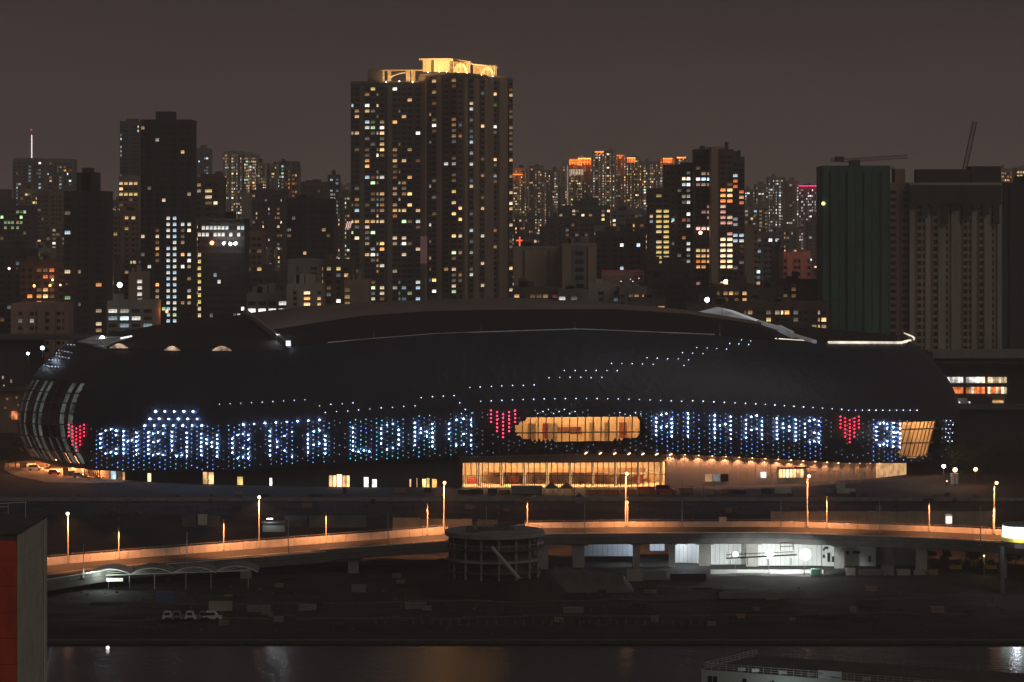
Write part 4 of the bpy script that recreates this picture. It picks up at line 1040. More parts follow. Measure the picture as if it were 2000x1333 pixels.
# --- towers under construction on the right
M_net = mat('green_scaffold_netting', (.07, .17, .13), .9, var=.5, scale=.05, stretch=(1, 1, .35), bump=.3)
_mats['wall_net'] = M_net; WALL['net'] = (.02, .08, .05)
M_net2 = mat('dark_teal_netting', (.05, .065, .062), .9, var=.4, scale=.06); _mats['wall_net2'] = M_net2; WALL['net2'] = (.02, .03, .04)
g1 = T('broad unfinished tower wrapped in green scaffold netting with a crane on top', 1606, 1738, 329, 1150, 'B.PB.P', 'net', 3.0, .0, seed=140, rep=2, unlit=False, extra=[(1674, 1708, 326), (1716, 1748, 326)], ledge=True, roofwall='pale')
b = MB()
for k in range(9):
    x = 1608 + k * 16; b.tube(at(x, 329, 1148.6), at(x, 690, 1148.6), .12, 4)
for k in range(27): b.tube(at(1606, 338 + k * 13, 1148.6), at(1738, 338 + k * 13, 1148.6), .07, 4)
b.build('scaffold_tubes', mat('scaffold_steel', (.10, .13, .11), .7), g1, 'stuff')
T('brown unfinished tower section with bare floors right of the green netting', 1735, 1777, 362, 1153, 'W.W', 'brown', 3.0, .0, seed=141, rep=1, extra=[(1748, 1768, 330)], bands=[(1752, 1768, 448, 455, 1, 'white', 1), (1752, 1768, 472, 479, 1, 'white', 1)])
g2 = T('wide unlit new tower with brown bay windows and dark netting at its top', 1776, 1956, 362, 1150, 'B.WwB.WPw.B', 'tan', 3.0, .0, seed=142, rep=2, extra=[(1792, 1894, 331), (1896, 1955, 325)], roofwall='net2', wh=.6, pier='pale')
b = MB(); crownbox(b, 1776, 1956, 362, 400, 1147.2, .3)
for k in range(9): x = 1780 + k * 20; crownbox(b, x, x + 12, 400, 400 + [6, 26, 14, 40, 12, 30, 9, 20, 38][k], 1147.2, .25)
b.build('netting', M_net2, g2)
T('black unlit tower at the right edge', 1956, 2040, 362, 1160, 'B.PB', 'dark', 3.0, .0, seed=143, rep=2)
T('far tower with a few warm top windows in the gap at the right edge', 1955, 1976, 332, 2500, 'Ww', 'tan', 3.2, .3, 'warm', seed=144, parts=False)
T('far tower with bright yellow corner floors at the right edge', 1986, 2030, 330, 2450, 'WW', 'tan', 3.2, .4, 'yellow', seed=145, parts=False, bands=[(1986, 2010, 330, 350, .9, 'yellow', 2)])
# cranes
M_crane = mat('crane_steel', (.16, .07, .05), .7)
def lattice(b, p, q, w, n):
    p = Vector(p); q = Vector(q); d = (q - p) / n; ax = d.normalized(); u = ax.cross(Vector((0, 1, 0))).normalized() * w; v = Vector((0, w, 0))
    ch = [u + v, u - v, -u - v, -u + v]
    for c_ in ch: b.tube(p + c_, q + c_, .14, 4)
    for k in range(n):
        for i in range(4): b.tube(p + d * k + ch[i], p + d * (k + 1) + ch[(i + 1) % 4], .09, 3)
c1 = thing('tower_crane', 'dark red tower crane with a horizontal jib above the green netted tower', 'crane', at(1668, 329, 1158))
b = MB(); lattice(b, at(1668, 332, 1158), at(1668, 312, 1158), .9, 4); b.build('mast', M_crane, c1)
b = MB(); lattice(b, at(1656, 314, 1158), at(1772, 306, 1158), .7, 24); b.build('jib', M_crane, c1)
b = MB(); lattice(b, at(1656, 314, 1158), at(1622, 312, 1158), .7, 7); b.build('counter_jib', M_crane, c1)
b = MB(); crownbox(b, 1632, 1648, 306, 316, 1156.5, 3); b.build('counterweight', M_cdark, c1)
b = MB(); crownbox(b, 1660, 1680, 313, 326, 1156, 4); b.build('cab', M_cdark, c1)
c2 = thing('tower_crane', 'slim luffing crane boom pointing steeply up at the right', 'crane', at(1880, 330, 1160))
b = MB(); lattice(b, at(1880, 350, 1160), at(1904, 238, 1160), .8, 26); b.build('jib', M_crane, c2)
b = MB(); lattice(b, at(1880, 372, 1162), at(1880, 346, 1162), 1.0, 5); b.build('mast', M_crane, c2)
b = MB(); crownbox(b, 1870, 1888, 340, 352, 1161, 4); b.build('cab', M_cdark, c2)
# city lamps seen as points
def lamp(px, py, Y, hue, lv, r, label, pole=6.0, power=0):
    t_ = thing('lamp', label, 'lamp', at(px, py, Y) - Vector((0, 0, pole)))
    b = MB(); p_ = at(px, py, Y); b.tube(p_ - Vector((0, 0, pole)), p_, .12, 5); b.build('pole', M_frame, t_)
    b = MB(); b.ball(p_ + Vector((0, -.3, 0)), r); b.build('lamp_head', mat('lamp_%s_%d' % (hue, int(lv)), (.8, .8, .8), .4, var=0, emit=HUE[hue], es=lv, sample='NONE'), t_)
    if power:
        l = point('lamp_light', p_ + Vector((0, -.8, .3)), power, HUE[hue], size=.4); l.parent = t_; l.matrix_parent_inverse = Matrix.Translation(t_.location).inverted()
for a in [(234, 557, 1060, 'cool', 14, 1.0, 'brilliant violet-white lamp on the grey factory roof', 8, 4000), (200, 661, 845, 'cool', 14, .75, 'brilliant violet-white lamp on the left roof terrace', 3, 700), (83, 680, 850, 'cool', 14, .6, 'violet-white lamp at the left shoulder of the stadium', 3, 260),
          (55, 691, 855, 'cool', 9, .45, 'smaller violet-white lamp at the extreme left of the stadium', 3, 120), (437, 476, 1246, 'white', 12, .65, 'leftmost of three white floodlights on the dark block', 1, 2500), (450, 477, 1246, 'white', 14, .75, 'middle one of three white floodlights on the dark block', 1, 2500),
          (460, 476, 1246, 'white', 14, .75, 'rightmost of three white floodlights on the dark block', 1, 2500), (414, 475, 1246, 'orange', 12, .9, 'glowing orange lamp left of the three floodlights', 1, 2500), (1381, 586, 1045, 'white', 14, .9, 'brilliant white lamp behind the stadium roof membrane', 6, 5000),
          (1310, 434, 1376, 'white', 10, .6, 'white lamp high on the dark office tower', 2, 0), (1368, 455, 1356, 'pink', 8, .9, 'pinkish lamp cluster on the dark-capped tower', 1, 800), (1418, 551, 1200, 'warm', 10, 1.1, 'warm bright sign lamp at the foot of the glowing tower', 3, 6000),
          (73, 434, 2030, 'white', 8, .9, 'white floodlight on the pale narrow tower at left', 1, 0), (18, 525, 1290, 'pink', 6, .6, 'pink roof lamp near the left edge', 3, 0), (67, 559, 1240, 'orange', 8, .6, 'leftmost orange street lamp above the pink housing', 5, 900), (98, 558, 1240, 'orange', 8, .6, 'orange street lamp left of the black stepped tower', 5, 900),
          (103, 547, 1242, 'warm', 6, .5, 'warm lamp above the orange street lamps', 5, 0), (118, 557, 1241, 'warm', 6, .45, 'warm lamp nearest the black stepped tower', 5, 0), (1608, 398, 1149, 'warm', 3, .8, 'warm lamp on the left edge of the green netting', 1, 0), (326, 609, 1100, 'orange', 5, .6, 'orange flame-like lamp at the foot of the tall square tower', 3, 700)]:
    lamp(*a)
b = MB(); crownbox(b, 1013.8, 1016.2, 463, 481, 1700, .5); crownbox(b, 1008, 1022, 469, 471.4, 1700.6, .5)
tag(b.build('neon_cross', mat('red_neon', (.8, .1, .1), .5, var=0, emit=(1, .10, .04), es=2.4)), 'red neon cross on a dark roof right of the twin tower', 'neon cross')
sg = thing('striped_sign', 'rooftop sign of slanted red and white light stripes beside the twin tower', 'sign', at(680, 447, 1430))
for k in range(3):
    b = MB(); p_ = at(676 + k * 3.6, 446, 1430); q_ = at(679 + k * 3.6, 433, 1430); b.tube(p_, q_, .35, 4); b.build('light_stripe', mat('pink_neon', (.8, .5, .5), .5, var=0, emit=(1, .55, .5), es=1.2), sg)
b = MB(); crownbox(b, 674, 688, 431, 432.4, 1430, .6); crownbox(b, 674, 688, 447, 448, 1430, .6); b.build('sign_frame', M_frame, sg)
# fillers: further mid-rise mass so no bare horizon shows
rf_ = random.Random(99)
spans = []
adj = ['left of the tallest left tower', 'between the left towers', 'behind the floodlit dark block', 'left of the twin tower', 'behind the red cross', 'behind the grey panelled blocks', 'behind the yellow window tower', 'right of the glowing rooms', 'behind the pink lit building']
fx = -40
i = 0
while fx < 1640:
    w = rf_.uniform(26, 60); Y = rf_.choice([1650, 1850, 2200, 3100]); yt = {1650: rf_.uniform(470, 520), 1850: rf_.uniform(440, 490), 2200: rf_.uniform(400, 455), 3100: rf_.uniform(360, 400)}[Y]
    FL = rf_.choice([('olive', 'olive'), ('charcoal', 'char'), ('dim brown', 'dbrown'), ('brown', 'brown'), ('grey', 'grey'), ('tan', 'tan'), ('pale', 'pale')])
    if not (690 < fx < 960):
        T(FL[0] + ' mid-rise block packed among the towers ' + ('left of' if fx < 690 else 'right of') + ' the twin tower', fx, fx + w, yt, Y, rf_.choice(['wW.', 'W.W', 'WwB']), FL[1], 3.0, rf_.uniform(.12, .3), 'mixed', seed=200 + i, parts=False, group='dim mid-rise blocks filling the skyline')
    fx += w * rf_.uniform(.55, .8); i += 1
fx = -30
while fx < 1610:
    w = rf_.uniform(22, 52); FL = rf_.choice([('warm lit brown', 'brown'), ('warm lit tan', 'tan'), ('warm lit dim brown', 'dbrown'), ('warm lit grey', 'grey')])
    if not (660 < fx < 1000):
        T(FL[0] + ' low block crowded into the streets ' + ('left of' if fx < 690 else 'right of') + ' the twin tower', fx, fx + w, rf_.uniform(500, 560), rf_.choice([1400, 1480, 1560]), rf_.choice(['wW.', 'W.W', 'WwB']), FL[1], 2.9, rf_.uniform(.2, .42), rf_.choice(['mixed', 'warm', 'white', 'mixed']), seed=400 + i, parts=False, group='low blocks filling the streets')
    fx += w * rf_.uniform(.7, 1.1); i += 1
# podium at the right with two lit floors
pd = thing('podium_building', 'long dark podium with two rows of lit office windows right of the stadium', 'building', at(1930, 700, 1010))
b = MB(); b.box(at(1800, 0, 1010)[0], at(2100, 0, 1010)[0], 1012, 1040, 0, 75 - (712 - HY) * 1012 / F); b.build('wall', wall_mat('char'), pd)
b = MB(); crownbox(b, 1822, 2100, 688, 700, 990, 26); b.build('roof_slab', M_conc, pd); b = MB(); crownbox(b, 1830, 2100, 704, 708, 1000, 16); b.build('roof_slab', M_conc, pd)
for r_, (y0, y1) in enumerate(((737, 748), (756.5, 769))):
    for k in range(22):
        x0 = 1850 + k * 5.3
        if k in (6, 14): continue
        h = ('orange' if rf_.random() < .6 else 'cream') if r_ else ('white' if k < 13 else 'cream')
        b = MB(); crownbox(b, x0, x0 + 4.6, y0, y1, 1011.5, .3); b.build('lit_window', lit_mat(h, rf_.choice([1, 2, 2, 3])), pd)
b = MB(); crownbox(b, 1846, 1970, 733, 736, 1010, 1.4); crownbox(b, 1846, 1970, 749.5, 755, 1010, 1.6); b.build('floor_slab', M_conc, pd)
vn = thing('parked_van', 'pale van with headlights on beyond the right end of the stadium', 'van', at(1875, 788, 960))
b = MB(); p_ = at(1868, 789, 960); b.box(p_[0], p_[0] + 5, 960, 962, p_[2], p_[2] + .9); b.box(p_[0] + .3, p_[0] + 3.8, 960.1, 961.9, p_[2] + .9, p_[2] + 1.9); b.build('body', M_white, vn)
for dx in (.8, 4.0): b = MB(); b.tube((p_[0] + dx, 959.9, p_[2]), (p_[0] + dx, 960.2, p_[2]), .4, 10); b.build('wheel', M_cdark, vn)
for dx in (1.0, 4.6): b = MB(); b.octa((p_[0] + dx, 959.8, p_[2] + .5), .3); b.build('headlight', mat('cool_lamp_lens'), vn)
bb = thing('lit_kiosk', 'low kiosk glowing orange beyond the right end of the stadium', 'kiosk', at(1950, 786, 960))
b = MB(); crownbox(b, 1938, 1962, 777, 789, 962, 4); b.build('wall', wall_mat('tan'), bb); b = MB(); crownbox(b, 1936, 1964, 775.5, 777, 960, 7); b.build('roof', M_conc, bb)
b = MB(); crownbox(b, 1939, 1960, 783, 787, 961.6, .3); b.build('lit_window', lit_mat('warm', 2), bb)
# left edge low buildings beside the stadium
lb_ = thing('low_block', 'low brown block with a glowing orange shopfront left of the stadium', 'building', at(20, 800, 1000))
b = MB(); crownbox(b, -60, 46, 765, 900, 1004, 20); b.build('wall', wall_mat('brown'), lb_); b = MB(); crownbox(b, -60, 48, 762, 765, 1002, 24); b.build('roof', M_cdark, lb_)
b = MB(); crownbox(b, 22, 43, 804, 820, 1003.4, .4); b.build('lit_window', mat('orange_shopfront', (.5, .3, .2), .6, var=0, emit=(1, .30, .10), es=1.0, evar=.7, escale=.5), lb_)
for (xx, yy) in ((12, 778), (30, 775), (8, 795), (34, 790), (18, 812)): b = MB(); crownbox(b, xx, xx + 4, yy, yy + 4, 1003.5, .3); b.build('lit_window', lit_mat('warm', 0), lb_)
dk = thing('low_block', 'long dark shed roof at the left edge behind the stadium shoulder', 'shed', at(40, 700, 1000))
b = MB(); crownbox(b, -80, 60, 662, 765, 1030, 30); b.build('wall', wall_mat('dark'), dk); b = MB(); crownbox(b, -80, 140, 660, 664, 1026, 40); b.build('roof', M_cdark, dk)
for (xx, yy) in ((4, 735), (20, 742), (6, 752)): b = MB(); crownbox(b, xx, xx + 3, yy, yy + 6, 1029.5, .3); b.build('lit_window', lit_mat('cream', 1), dk)
dk2 = thing('low_block', 'dark unlit depot beyond the right end of the stadium', 'shed', at(1950, 850, 930))
b = MB(); crownbox(b, 1868, 2080, 800, 950, 955, 20); b.build('wall', wall_mat('dark'), dk2); b = MB(); crownbox(b, 1866, 2084, 798, 801, 953, 24); b.build('roof', M_cdark, dk2)
# ------------------------------------------------------------------ forecourt things
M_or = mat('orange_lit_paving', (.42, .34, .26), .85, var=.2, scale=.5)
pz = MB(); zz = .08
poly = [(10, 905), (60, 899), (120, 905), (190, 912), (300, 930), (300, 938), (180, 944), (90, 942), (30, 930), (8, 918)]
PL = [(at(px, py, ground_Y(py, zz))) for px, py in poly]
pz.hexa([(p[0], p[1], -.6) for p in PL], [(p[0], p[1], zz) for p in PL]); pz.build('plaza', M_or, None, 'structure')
for i, (px, py) in enumerate([(62, 908), (85, 915), (110, 918), (135, 922), (160, 926), (182, 930)]):
    Y = ground_Y(py); p_ = at(px, py, Y); p_[2] = 3.2
    t_ = thing('soffit_lamp', ['orange soffit lamp at the tip of the left plaza', 'second orange soffit lamp over the left plaza', 'third orange soffit lamp over the left plaza', 'fourth orange soffit lamp over the left plaza', 'fifth orange soffit lamp over the left plaza', 'orange soffit lamp nearest the dark base wall'][i], 'lamp', p_)
    b = MB(); b.octa(p_, .22); b.build('lamp_head', mat('sodium_lens', (.8, .5, .2), .4, var=0, emit=(1, .45, .2), es=12), t_)
    b = MB(); b.tube(p_ + Vector((0, 0, .1)), p_ + Vector((0, .3, 1.2)), .05, 4); b.build('bracket', M_frame, t_)
    l = point('lamp_light', p_ - Vector((0, .3, .3)), 5200, (1, .38, .15), size=.3); l.parent = t_; l.matrix_parent_inverse = Matrix.Translation(t_.location).inverted()
b = MB()
for k in range(8):
    a = at(163 + k * 4.1, 937, 822 - k * .5); b.obox(Vector((a[0], a[1], 0)), Vector((1, 0, 0)), Vector((0, -1, 0)), .4, 0, .5, .1, 4.2)
bb = MB()
for k in range(8):
    a = at(163 + k * 4.1, 937, 823 - k * .5); w_ = 4.1 * 822 / F
    q = MB(); q.box(a[0] + .06, a[0] + w_ - .06, a[1] + .6, a[1] + .8, .1, 3.9); o = q.build('wall_panel', M_wallp, ST)
# back wall of the recessed plaza
q = MB(); n_ = 16
for i in range(n_):
    s = SL0 + (SL1 - SL0) * i / n_; s2 = SL0 + (SL1 - SL0) * (i + 1) / n_
    A = base_pt(s, .90, 0); B_ = base_pt(s2, .90, 0); q.face([A, B_, B_ + Vector((0, 0, 5)), A + Vector((0, 0, 5))])
q.build('recessed_wall', M_wallp, ST)
# small vehicles and boxes on the plaza
def van(px, py, col, label, L=4.6, H=1.9, name='parked_van', cat='van', group=None, z=0.0, Y=None, rz=0):
    Y = Y or ground_Y(py, z); p_ = at(px, py, Y)
    t_ = thing(name, label, cat, (p_[0], p_[1], z), group)
    m_ = mat('car_paint_%s' % col, {'white': (.6, .6, .58), 'red': (.5, .05, .04), 'grey': (.2, .2, .2), 'dark': (.04, .04, .05), 'blue': (.05, .08, .2), 'yellow': (.55, .38, .05)}[col], .35, var=0)
    x, y = p_[0] - L / 2, p_[1]
    b = MB(); b.hexa([(x, y, z + .35), (x + L, y, z + .35), (x + L, y + 1.8, z + .35), (x, y + 1.8, z + .35)], [(x + .05, y + .05, z + H * .52), (x + L - .1, y + .05, z + H * .5), (x + L - .1, y + 1.75, z + H * .5), (x + .05, y + 1.75, z + H * .52)])
    b.hexa([(x + .2, y + .1, z + H * .52), (x + L * .78, y + .1, z + H * .52), (x + L * .78, y + 1.7, z + H * .52), (x + .2, y + 1.7, z + H * .52)], [(x + .35, y + .2, z + H), (x + L * .66, y + .2, z + H), (x + L * .66, y + 1.6, z + H), (x + .35, y + 1.6, z + H)])
    b.build('body', m_, t_)
    b = MB(); b.box(x + .5, x + L * .64, y + .08, y + .12, z + H * .6, z + H * .9); b.build('side_window', M_glass, t_)
    for dx in (.9, L - .9):
        b = MB(); b.tube((x + dx, y - .05, z + .35), (x + dx, y + .2, z + .35), .35, 12); b.build('wheel', mat('tyre_rubber', (.02, .02, .02), .9, var=0), t_)
    return t_
van(68, 920, 'white', 'white van parked at the inner end of the orange lit plaza')
van(106, 928, 'red', 'small red car on the orange lit plaza', 4.0, 1.5, 'parked_car', 'car')
van(154, 934, 'white', 'white pickup beside the striped wall of the lit plaza', 4.2, 1.6, 'parked_car', 'car')
def crate(px, py, w, h, d, col, label, name='crate', cat='crate', z=0.0, Y=None, group=None, emit=None):
    Y = Y or ground_Y(py, z); p_ = at(px, py, Y); t_ = thing(name, label, cat, (p_[0], p_[1], z), group)
    m_ = mat('crate_' + col, {'wood': (.3, .2, .12), 'white': (.55, .54, .5), 'orange': (.6, .16, .05), 'grey': (.22, .22, .22), 'blue': (.08, .12, .25), 'dark': (.05, .05, .05), 'beige': (.38, .34, .27), 'green': (.06, .14, .1)}[col], .7, var=.2)
    b = MB(); x, y = p_[0] - w / 2, p_[1]; b.box(x, x + w, y, y + d, z + .1, z + h); b.build('body', m_, t_)
    b = MB()
    n_ = max(3, int(w / .5))
    for k in range(n_ + 1): b.box(x + (w - .08) * k / n_, x + (w - .08) * k / n_ + .08, y - .06, y, z + .1, z + h)
    b.box(x - .05, x + w + .05, y - .1, y + d + .05, z + h, z + h + .1); b.build('ribs', m_, t_)
    return t_
crate(45, 914, 2.0, 1.6, 1.5, 'grey', 'grey crate at the far left of the orange plaza'); crate(80, 916, 3.0, 2.2, 2, 'wood', 'large brown crate behind the white van on the plaza'); crate(93, 912, 1.6, 1.8, 1.5, 'white', 'white crate by the plaza wall')
crate(128, 930, 1.6, 2.6, 1, 'beige', 'tall beige locker between the red car and the pickup'); crate(140, 930, 2, 1.4, 1, 'blue', 'blue toolbox right of the tall locker')
# forecourt before the lobby: gazebos, hoarding, barriers, truck
def gazebo(px, py, col, label):
    Y = 768.0; p_ = at(px, py, Y); p_[2] = 0; t_ = thing('gazebo', label, 'gazebo', p_)
    x, y = p_[0], p_[1]; w = 1.7
    for sx in (-1, 1):
        for sy in (-1, 1):
            b = MB(); b.tube((x + sx * w, y + sy * w, 0), (x + sx * w, y + sy * w, 2.3), .05, 4); b.build('leg', M_steel, t_)
    b = MB(); c_ = [(x - w, y - w, 2.3), (x + w, y - w, 2.3), (x + w, y + w, 2.3), (x - w, y + w, 2.3)]; tp = (x, y, 3.6)
    for k in range(4): b.face([c_[k], c_[(k + 1) % 4], tp])
    for k in range(4):
        a, d = c_[k], c_[(k + 1) % 4]; b.face([a, d, (d[0], d[1], 2.0), (a[0], a[1], 2.0)])
    b.build('canopy', mat('canopy_' + col, {'green': (.08, .12, .09), 'red': (.25, .09, .07)}[col], .8), t_)
gazebo(1077, 950, 'green', 'dark green gazebo in front of the lit lobby'); gazebo(1107, 950, 'red', 'brownish red gazebo right of the green one')
crate(1029, 952, 8.6, 2.3, 2.5, 'grey', 'long grey site container in front of the lobby, left of the gazebos', 'site_container', 'container', Y=770)
for i, (px, w, lb) in enumerate([(1161, 4.6, 'leftmost orange water barrier before the lobby'), (1194, 4.6, 'second orange water barrier before the lobby'), (1228, 4.4, 'third orange water barrier before the lobby'), (1262, 4.8, 'orange stacked barrier beside the red truck')]):
    crate(px, 954, w, 1.2 + .8 * (i == 3), .7, 'orange', lb, 'water_barrier', 'barrier', Y=771)
van(1300, 950, 'red', 'dark red truck at the right end of the lobby', 6.0, 2.8, 'parked_truck', 'truck', Y=769)
for i, (px, w, h, cl, lb) in enumerate([(905, 3.2, 1.0, 'dark', 'dark pile left of the lobby glass'), (930, 4.0, 1.2, 'dark', 'dark stacked boards before the left lobby panes'), (962, 2.6, 1.4, 'dark', 'small dark skip before the lobby'), (985, 3.4, 1.0, 'wood', 'low wooden pallets before the lobby'),
                                        (1340, 4.0, 1.6, 'wood', 'brown crate stack at the left of the beige wall'), (1440, 5, 1.0, 'dark', 'dark low heap before the beige wall'), (1497, 3, 1.4, 'dark', 'dark bin under the white light box'), (1530, 4.6, 1.5, 'white', 'pale barrier below the lit shopfront'),
                                        (1643, 2.2, 3.2, 'white', 'tall white cabinet at the right end of the beige wall'), (1660, 3.2, 1.2, 'white', 'low white crate right of the tall cabinet'), (1420, 3.4, 1.2, 'wood', 'low brown crate under the dark shop windows'), (1865, 2.0, 3.2, 'white', 'lit white hut right of the stadium')]):
    crate(px, 954, w, h, 1.5, cl, lb, Y=772 if px < 1700 else 800)
for (y0_, lb_k) in ((541, 'long dim kerb line crossing the waterfront ground near the water'), (572, 'long dim kerb line crossing the waterfront ground farther from the water')):
    kk = thing('kerb', lb_k, 'kerb', (0, y0_, -3))
    for k in range(60):
        x = -88 + k * 3.0; yk = y0_ + 5 * math.sin(x * .02); z_ = zfore(x + 1.4, yk)
        q = MB(); q.box(x, x + 2.9, yk, yk + .4, z_ - .5, z_ + .32); q.build('kerb_stone', M_cdark, kk)
wf = thing('chain_fence', 'low dark chain fence along the waterfront ground', 'fence', (0, 556, -3))
for k in range(70):
    x = -80 + k * 2.6; z_ = zfore(x, 556); q = MB(); q.tube((x, 556, z_ - .2), (x, 556, z_ + 1.3), .06, 5); q.box(x, x + 2.6, 556, 556.03, z_ + 1.0, z_ + 1.08); q.build('post', M_cdark, wf)
b = MB(); rb = random.Random(8)
for k in range(900):                          # builders' rubble on the strip before the stadium
    x = rb.uniform(-150, 150); y = rb.uniform(700, 768); s_ = rb.uniform(.08, .4) * (1 if rb.random() < .9 else 2.2)
    z_ = zfore(x, y) if y < 760 else 0; b.octa((x, y, z_ + s_ * .3), s_)
tag(b.build('rubble', M_cdark), 'scattered builders rubble on the dark ground before the stadium', 'rubble', kind='stuff')
b = MB()
for k in range(700):
    x = rb.uniform(-190, 190); y = rb.uniform(516, 600); s_ = rb.uniform(.08, .45)
    b.octa((x, y, zfore(x, y) + s_ * .3), s_, fl=.8)
tag(b.build('loose_stones', M_cdark), 'loose stones and debris on the dark waterfront ground', 'stones', kind='stuff')
KD = [('low stack of dark planks', 'dark', 3.2, .6), ('grey concrete block', 'dark', 1.6, .9), ('brown timber pallet pile', 'wood', 1.8, .8), ('grey tool chest', 'grey', 1.4, .9), ('dark drum crate', 'dark', 1.2, 1.1)]
for k in range(46):
    kd = KD[rb.randrange(5)]; x = rb.uniform(110, 1900); py_ = rb.uniform(1118, 1236)
    crate(x, py_, kd[2] * rb.uniform(.6, 1.3), kd[3] * rb.uniform(.7, 1.2), 1.2, kd[1], kd[0] + ' left lying on the dark waterfront ground', 'site_clutter', 'site clutter', z=zfore(0, ground_Y(py_, -2.6)), Y=ground_Y(py_, -2.6), group='odds and ends lying on the waterfront ground')
for k in range(26):
    x = rb.uniform(330, 1850); py_ = rb.uniform(962, 1005)
    kd = KD[rb.randrange(5)]; crate(x, py_, kd[2] * rb.uniform(.8, 1.8), kd[3] * rb.uniform(.8, 1.6), 1.2, kd[1], kd[0] + ' on the dark strip between viaduct and stadium', 'site_clutter', 'site clutter', z=0, Y=ground_Y(py_, 0), group='odds and ends on the strip before the stadium')
# kerb wall on the forecourt edge
kb = thing('boundary_wall', 'low pale boundary wall in front of the stadium forecourt', 'wall', (0, 752, 0))
for k in range(52):
    x = -150 + k * 5.8; b = MB(); b.box(x, x + 5.7, 752, 752.4, -.3, .9); b.build('wall_panel', M_conc, kb)
# fence posts before the lobby
b = MB()
fp = thing('site_fence', 'thin dark mesh fence posts standing before the glowing lobby', 'fence', (30, 764, 0))
for k in range(16): b = MB(); x = at(1080 + k * 21, 960, 762)[0]; b.tube((x, 762, 0), (x, 762, 5.0 if k % 3 == 0 else 3.2), .07, 5); b.build('post', M_frame, fp)
# ------------------------------------------------------------------ viaduct
def dpath(pts, off=0.0): return [Vector((p[0], p[1] + off, 3.0)) for p in pts]
FP = [(-200, 1150), (92, 1104), (300, 1087), (600, 1064), (865, 1044), (1000, 1032), (1200, 1030), (1530, 1029), (1850, 1040), (2000, 1048), (2200, 1064)]
def fpy(px): return interp(FP, px)
cpx = list(range(-200, 2201, 25))
far = []
for px in cpx:
    # smooth the polyline
    py = sum(fpy(px + d) for d in (-60, -30, 0, 30, 60)) / 5
    dz = interp([(200, -1.0), (600, 0.0), (900, 2.5), (1000, 3.0)], px); Y = (CH - dz) * F / (py - HY); far.append(Vector(((px - 1000) * Y / F, Y, dz)))
NW = 23.0
near = []
for i, p_ in enumerate(far):
    a = far[max(0, i - 1)]; c_ = far[min(len(far) - 1, i + 1)]; d = (c_ - a).normalized(); n_ = Vector((d[1], -d[0], 0)); near.append(p_ + n_ * NW)
VD = thing('viaduct', 'long curving road viaduct with an orange lit far parapet', 'viaduct', (0, 610, 0))
b = MB()
for i in range(len(far) - 1):
    b.hexa([near[i] + Vector((0, 0, -1.2)), near[i + 1] + Vector((0, 0, -1.2)), far[i + 1] + Vector((0, 0, -1.2)), far[i] + Vector((0, 0, -1.2))], [near[i], near[i + 1], far[i + 1], far[i]])
b.build('deck', M_asph, VD)
b = MB()
for i in range(len(far) - 1):
    for t0, wd in ((.48, .012), (.52, .012), (.985, .006)):
        a = far[i].lerp(near[i], t0); c_ = far[i + 1].lerp(near[i + 1], t0); a2 = far[i].lerp(near[i], t0 + wd); c2 = far[i + 1].lerp(near[i + 1], t0 + wd); e_ = Vector((0, 0, .006))
        b.face([a2 + e_, c2 + e_, c_ + e_, a + e_])
b.build('lane_markings', mat('road_marking', (.6, .6, .56), .8, var=.2), VD, 'stuff')
M_conc2 = mat('weathered_grey_concrete', (.13, .125, .115), .9, var=.25, scale=.4)  # dark grey chosen so the floodlights leave the near face dim
M_par = mat('pale_parapet_concrete', (.62, .58, .52), .85, var=.15, scale=.4)
def parapets(side, h, m_, nm, rail=True):
    for i in range(len(side) - 1):
        px = cpx[i]
        a, c_ = side[i], side[i + 1]; d = (c_ - a).normalized(); hh = h(px)
        # one precast panel per segment, thin joint between
        A = a + d * .04; B_ = c_ - d * .04; n_ = Vector((d[1], -d[0], 0)) * .15
        q = MB(); q.hexa([A - n_, A + n_, B_ + n_, B_ - n_], [p_ + Vector((0, 0, hh)) for p_ in (A - n_, A + n_, B_ + n_, B_ - n_)]); q.build(nm, m_, VD)
parapets(far, lambda px: 1.75 if px < 870 else (1.3 if px > 1000 else .4), M_par, 'parapet_panel')
b = MB()
for i in range(len(far) - 1):
    px = cpx[i]
    hh = 1.75 if px < 870 else (1.3 if px > 1000 else .4)
    for k in range(3):
        p_ = far[i].lerp(far[i + 1], k / 3) + Vector((0, 0, hh)); b.tube(p_, p_ + Vector((0, 0, .45)), .04, 4)
    b.tube(far[i] + Vector((0, 0, hh + .45)), far[i + 1] + Vector((0, 0, hh + .45)), .05, 4)
b.build('parapet_rail', M_steel, VD)
parapets(near, lambda px: .95, M_conc2, 'near_parapet_panel')
q = MB()
for i in range(len(near) - 1): q.tube(near[i] + Vector((0, 0, 1.12)), near[i + 1] + Vector((0, 0, 1.12)), .09, 5)
q.build('near_handrail', mat('bright_handrail', (.7, .7, .68), .4, metal=.3, var=0), VD)
for i in range(0, len(near) - 1):
    a, c_ = near[i], near[i + 1]; d = (c_ - a).normalized(); n_ = Vector((d[1], -d[0], 0))
    q = MB(); q.hexa([a + n_ * -.3 + Vector((0, 0, -1.5)), a + n_ * .3 + Vector((0, 0, -1.3)), c_ + n_ * .3 + Vector((0, 0, -1.3)), c_ - n_ * .3 + Vector((0, 0, -1.5))], [a - n_ * .3 + Vector((0, 0, -1.15)), a + n_ * .45 + Vector((0, 0, -.05)), c_ + n_ * .45 + Vector((0, 0, -.05)), c_ - n_ * .3 + Vector((0, 0, -1.2))])
    q.build('edge_girder', M_conc2, VD)
def near_at(px):
    best = min(range(len(near)), key=lambda i: abs(proj(near[i])[0] - px)); return near[best]
